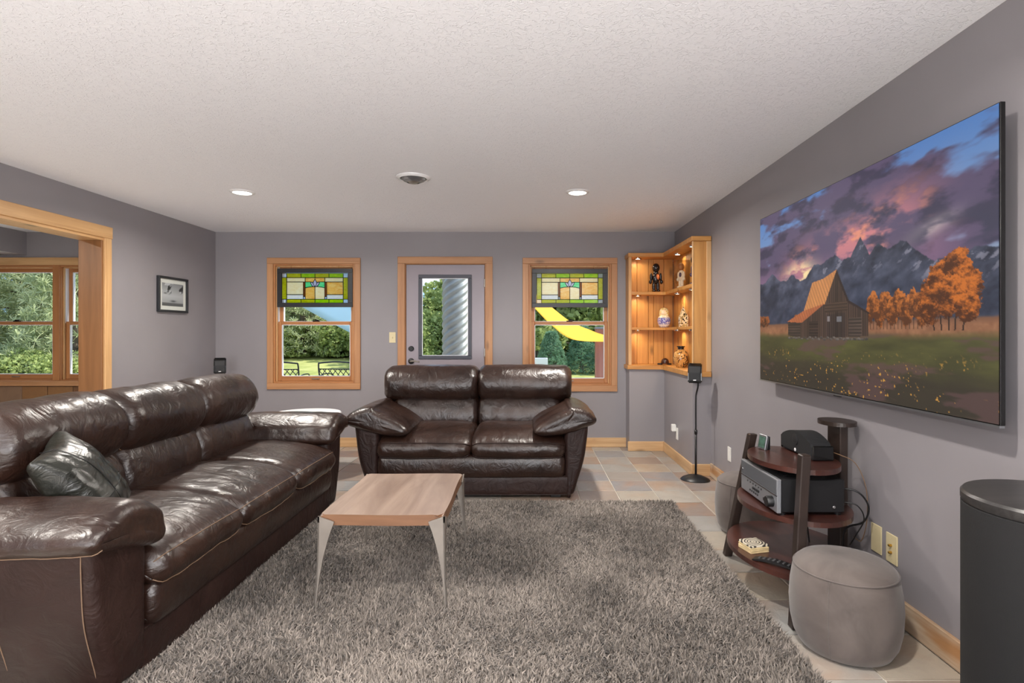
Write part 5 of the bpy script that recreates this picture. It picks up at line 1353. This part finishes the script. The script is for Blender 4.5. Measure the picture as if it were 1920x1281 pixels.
G1 = 'pale pines outside the adjoining room'; L1_ = 'pale green long-needled pine outside the adjoining room window'
for x_, y_, s in ((-10.3, 12.6, 0.9), (-12.0, 13.6, 1.0), (-13.6, 15.0, 1.1), (-11.2, 16.0, 1.2), (-14.5, 18.0, 1.3), (-12.9, 12.2, 0.8), (-9.4, 14.6, 0.9)): plant('pine', x_, y_, s, L1_, G1)
for x_, y_, s in ((-10.7, 11.6, 0.5), (-9.7, 11.5, 0.45), (-11.9, 11.6, 0.5)): plant('bush', x_, y_, s, 'low green shrub below the pines outside the adjoining room window', 'shrubs outside the adjoining room')
for x_, y_, s in ((-7.6, 18.6, 0.95), (-6.2, 19.6, 0.9), (-9.0, 20.0, 1.1), (-7.2, 21.5, 1.2), (-8.4, 23.5, 1.3)): plant('pine', x_, y_, s, 'pale grey-green pine across the lawn behind the lattice-backed chairs', 'pines across the lawn')
for x_, y_, s in ((-8.2, 18.2, 0.7), (-6.3, 18.4, 0.75), (-5.5, 19.2, 0.9)): plant('bush', x_, y_, s, 'low shrub at the far edge of the lawn behind the lattice-backed chairs', 'shrubs at the lawn edge')
for x_, y_, s, sz in ((-4.75, 21.5, 0.62, 0.38), (-3.6, 22.5, 0.55, 0.56), (-5.7, 24.0, 0.7, 0.38), (-4.6, 26.0, 0.8, 0.38), (-2.6, 24.0, 0.9, 0.75)): plant('leafy', x_, y_, s, 'bright green leafy tree under the sky behind the corrugated column', 'trees seen through the door', sz)
for x_, y_, s in ((-4.3, 17.5, 0.9), (-3.4, 18.0, 0.9), (-3.8, 16.0, 0.7)): plant('bush', x_, y_, s, 'green shrub in front of the trees behind the corrugated column', 'shrubs seen through the door')
for x_, y_, s in ((0.3, 17.5, 0.95), (1.9, 17.0, 1.0), (1.0, 19.5, 1.1), (3.2, 19.0, 1.1), (-0.9, 19.5, 0.9)): plant('leafy', x_, y_, s, 'dense dark green leafy tree behind the yellow shade sail', 'trees behind the yellow sail')
for x_, y_, s in ((0.55, 14.0, 0.42), (1.35, 14.4, 0.46), (2.1, 14.2, 0.44), (-0.3, 14.8, 0.45)): plant('spruce', x_, y_, s, 'low blue-green spruce in front of the leafy trees behind the yellow sail', 'low spruces')
for k in range(9):
    x_ = -27 + k * 4.3
    if -7.5 < x_ < -2.5: continue
    plant('leafy', x_, 31 + (k % 3) * 1.5, 1.5, 'tall leafy tree in the row closing the far side of the lawn', 'far tree row')

# corrugated metal column outside the door
cxp, cyp, Rp = -1.035, 7.75, 0.172
bm = bmesh.new(); nz, na = 520, 48; rows = []
for i in range(nz + 1):
    z = -0.12 + 3.3 * i / nz; row = []
    for k in range(na):
        a = 2 * PI * k / na
        ph = 2 * PI * (z / 0.105) - 6 * a
        rr = Rp + 0.015 * math.sin(ph)
        row.append(bm.verts.new((cxp + rr * math.cos(a), cyp + rr * math.sin(a), z)))
    rows.append(row)
for A, B in zip(rows[:-1], rows[1:]):
    for k in range(na): bm.faces.new((A[k], A[(k + 1) % na], B[(k + 1) % na], B[k]))
tag(bm_obj('corrugated_column', bm, plain('galvanised_steel', lin(150, 154, 154), 0.5, metal=0.4, var=0.08), smooth=True), 'spiral-corrugated galvanised metal column standing outside the back door', 'column')

# shade sails and post
def sail(name, label, fn, nu, nv, m):
    bm = bmesh.new(); g = [[bm.verts.new(fn(i / nu, j / nv)) for j in range(nv + 1)] for i in range(nu + 1)]
    for i in range(nu):
        for j in range(nv): bm.faces.new((g[i][j], g[i + 1][j], g[i + 1][j + 1], g[i][j + 1]))
    o = bm_obj(name, bm, m, smooth=True); md = o.modifiers.new('solid', 'SOLIDIFY'); md.thickness = 0.004
    return tag(o, label, 'shade sail')
def cloth(name, c):
    m, nt, b = new_mat(name); out = nt.nodes['Material Output']; setp(b, base=c, rough=0.8, spec=0.1)
    t = nt.nodes.new('ShaderNodeBsdfTranslucent'); t.inputs['Color'].default_value = c; mx = nt.nodes.new('ShaderNodeMixShader'); mx.inputs[0].default_value = 0.55
    nt.links.new(b.outputs[0], mx.inputs[1]); nt.links.new(t.outputs[0], mx.inputs[2]); nt.links.new(mx.outputs[0], out.inputs['Surface']); return m
def at_px(px, py, Y): return Vector(((px - 993) * Y / F_PX, Y, 1.29 + (625 - py) * Y / F_PX))
up_c = [at_px(930, 490, 9.6), at_px(1035, 577, 9.6), at_px(1075, 606, 9.6), at_px(1131, 628, 9.55), at_px(1140, 632, 9.55)]
lo_c = [at_px(925, 500, 8.3), at_px(1004, 580, 8.3), at_px(1034, 610, 8.4), at_px(1075, 637, 8.7), at_px(1140, 641, 9.5)]
UC, LC = catmull(up_c, 41, False), catmull(lo_c, 41, False)
sail('yellow_shade_sail', 'yellow curved shade sail stretched to the wooden post', lambda u, v: tuple(LC[int(round(u * 40))].lerp(UC[int(round(u * 40))], v) - Vector((0, 0, 0.03 * math.sin(PI * v)))), 40, 8, cloth('yellow_cloth', lin(246, 206, 92)))
A_, B__, C_ = Vector((-4.75, 8.7, 2.40)), Vector((-2.25, 9.3, 0.93)), Vector((-2.05, 7.3, 2.75))
sail('blue_shade_sail', 'pale blue triangular shade sail over the patio chairs', lambda u, v: tuple((A_.lerp(B__, u)).lerp(C_, v * 0.999) - Vector((0, 0, 0.05 * math.sin(PI * u) * (1 - v)))), 24, 12, cloth('blue_cloth', lin(192, 216, 230)))
sp_ = thing('sail_post', 'reddish wooden post with a grey metal cap at the end of the yellow sail', 'post', (1.205, 9.62, -0.2))
box('post', 1.135, 1.275, 9.56, 9.69, -0.2, 1.36, wood('red_post', 'z', lin(132, 84, 72), lin(164, 112, 98), knots=False), sp_)
box('cap', 1.125, 1.285, 9.55, 9.70, 1.36, 1.40, plain('zinc', lin(130, 134, 138), 0.4, metal=0.6), sp_)
for lab, p in (('slim steel pole holding the low corner of the blue shade sail', B__), ('slim steel pole holding the far high corner of the blue shade sail', A_)):
    pt = thing('sail_pole', lab, 'pole', (p.x, p.y, -0.02), 'blue sail poles')
    tube('pole_shaft', [(p.x, p.y, -0.02), (p.x, p.y, p.z + 0.06)], 0.03, M['nickel'], pt, 12)
    tube('anchor_ring', [(p.x + 0.045 * math.cos(k * PI / 8), p.y, p.z + 0.045 * math.sin(k * PI / 8)) for k in range(16)], 0.005, M['nickel'], pt, 6, closed=True)
# white planter on the lawn
pb = thing('planter_box', 'white planter box on the lawn behind the right-hand shrubs of the yellow-sail window', 'planter', (0.32, 13.0, 0.0))
pb['label'] = 'small white planter box on the lawn in front of the low spruces'
gz = ground_z(0, 13.0)
boxes('planter_walls', [(0.12, 0.42, 12.85, 12.88, gz, gz + 0.52), (0.12, 0.42, 13.12, 13.15, gz, gz + 0.52), (0.12, 0.15, 12.88, 13.12, gz, gz + 0.52), (0.39, 0.42, 12.88, 13.12, gz, gz + 0.52)], M['vinyl'], pb)
box('soil', 0.15, 0.39, 12.88, 13.12, gz + 0.4, gz + 0.44, plain('soil', lin(70, 54, 42), 0.9), pb, 0)

# lattice-backed patio chairs
def patio_chair(label, x, y, rz):
    t = thing('patio_chair', label, 'chair', (0, 0, 0), 'lattice-backed patio chairs')
    m = M['frame_black']; W, H = 0.30, 0.86
    tube('back_frame', [(-W + 0.03, 0.02, 0.42), (-W, 0.07, 0.62), (-W, 0.11, 0.815), (-W + 0.04, 0.12, 0.842), (0, 0.125, H), (W - 0.04, 0.12, 0.842), (W, 0.11, 0.815), (W, 0.07, 0.62), (W - 0.03, 0.02, 0.42)], 0.012, m, t, 8, smoothpts=48)
    tube('top_rail', [(-W, 0.095, 0.745), (W, 0.095, 0.745)], 0.009, m, t, 6)
    tube('bottom_rail', [(-W + 0.01, 0.04, 0.50), (W - 0.01, 0.04, 0.50)], 0.009, m, t, 6)
    bm = bmesh.new(); zlo, zhi = 0.50, 0.745; hgt = zhi - zlo
    for s in (-1, 1):
        for k in range(-6, 12):
            x0 = -W + k * 0.085; x1 = x0 + s * hgt * 0.8
            a, b_ = (x0, zlo), (x1, zhi)
            def clip(p, q_):
                (xa, za), (xb, zb) = p, q_; pts = []
                for xx, zz_ in (p, q_):
                    if xx < -W + 0.008: f = (-W + 0.008 - xa) / (xb - xa); xx, zz_ = -W + 0.008, za + f * (zb - za)
                    elif xx > W - 0.008: f = (W - 0.008 - xa) / (xb - xa); xx, zz_ = W - 0.008, za + f * (zb - za)
                    pts.append((xx, zz_))
                return pts
            if max(x0, x1) < -W + 0.02 or min(x0, x1) > W - 0.02: continue
            (xa, za), (xb, zb) = clip(a, b_)
            if abs(xa - xb) < 0.01: continue
            yy = lambda z: 0.04 + (z - 0.5) / 0.245 * 0.055 + s * 0.003
            add_tube(bm, [(xa, yy(za), za), (xb, yy(zb), zb)], 0.0065, 5)
    bm_obj('lattice', bm, m, t)
    bm = bmesh.new(); add_box(bm, -W + 0.02, W - 0.02, -0.46, 0.03, 0.405, 0.43, 0.008); bm_obj('seat', bm, m, t)
    for sx in (-1, 1):
        tube('arm', [(sx * W, 0.07, 0.63), (sx * (W + 0.02), -0.15, 0.65), (sx * (W + 0.01), -0.40, 0.63), (sx * W, -0.44, 0.55), (sx * (W - 0.01), -0.44, 0.42)], 0.011, m, t, 8, smoothpts=24)
        for yy in (-0.43, 0.03): tube('leg', [(sx * (W - 0.03), yy, 0.42), (sx * (W - 0.01), yy + (0.05 if yy > 0 else -0.02), 0.0)], 0.012, m, t, 8)
    t.location = (x, y, -0.02); t.rotation_euler = (0, 0, rz); return t
patio_chair('black metal lattice-backed patio chair fully seen beyond the window', -3.02, 8.85, PI - 0.06)
patio_chair('black metal lattice-backed patio chair half cut off by the window casing', -3.92, 8.75, PI + 0.08)
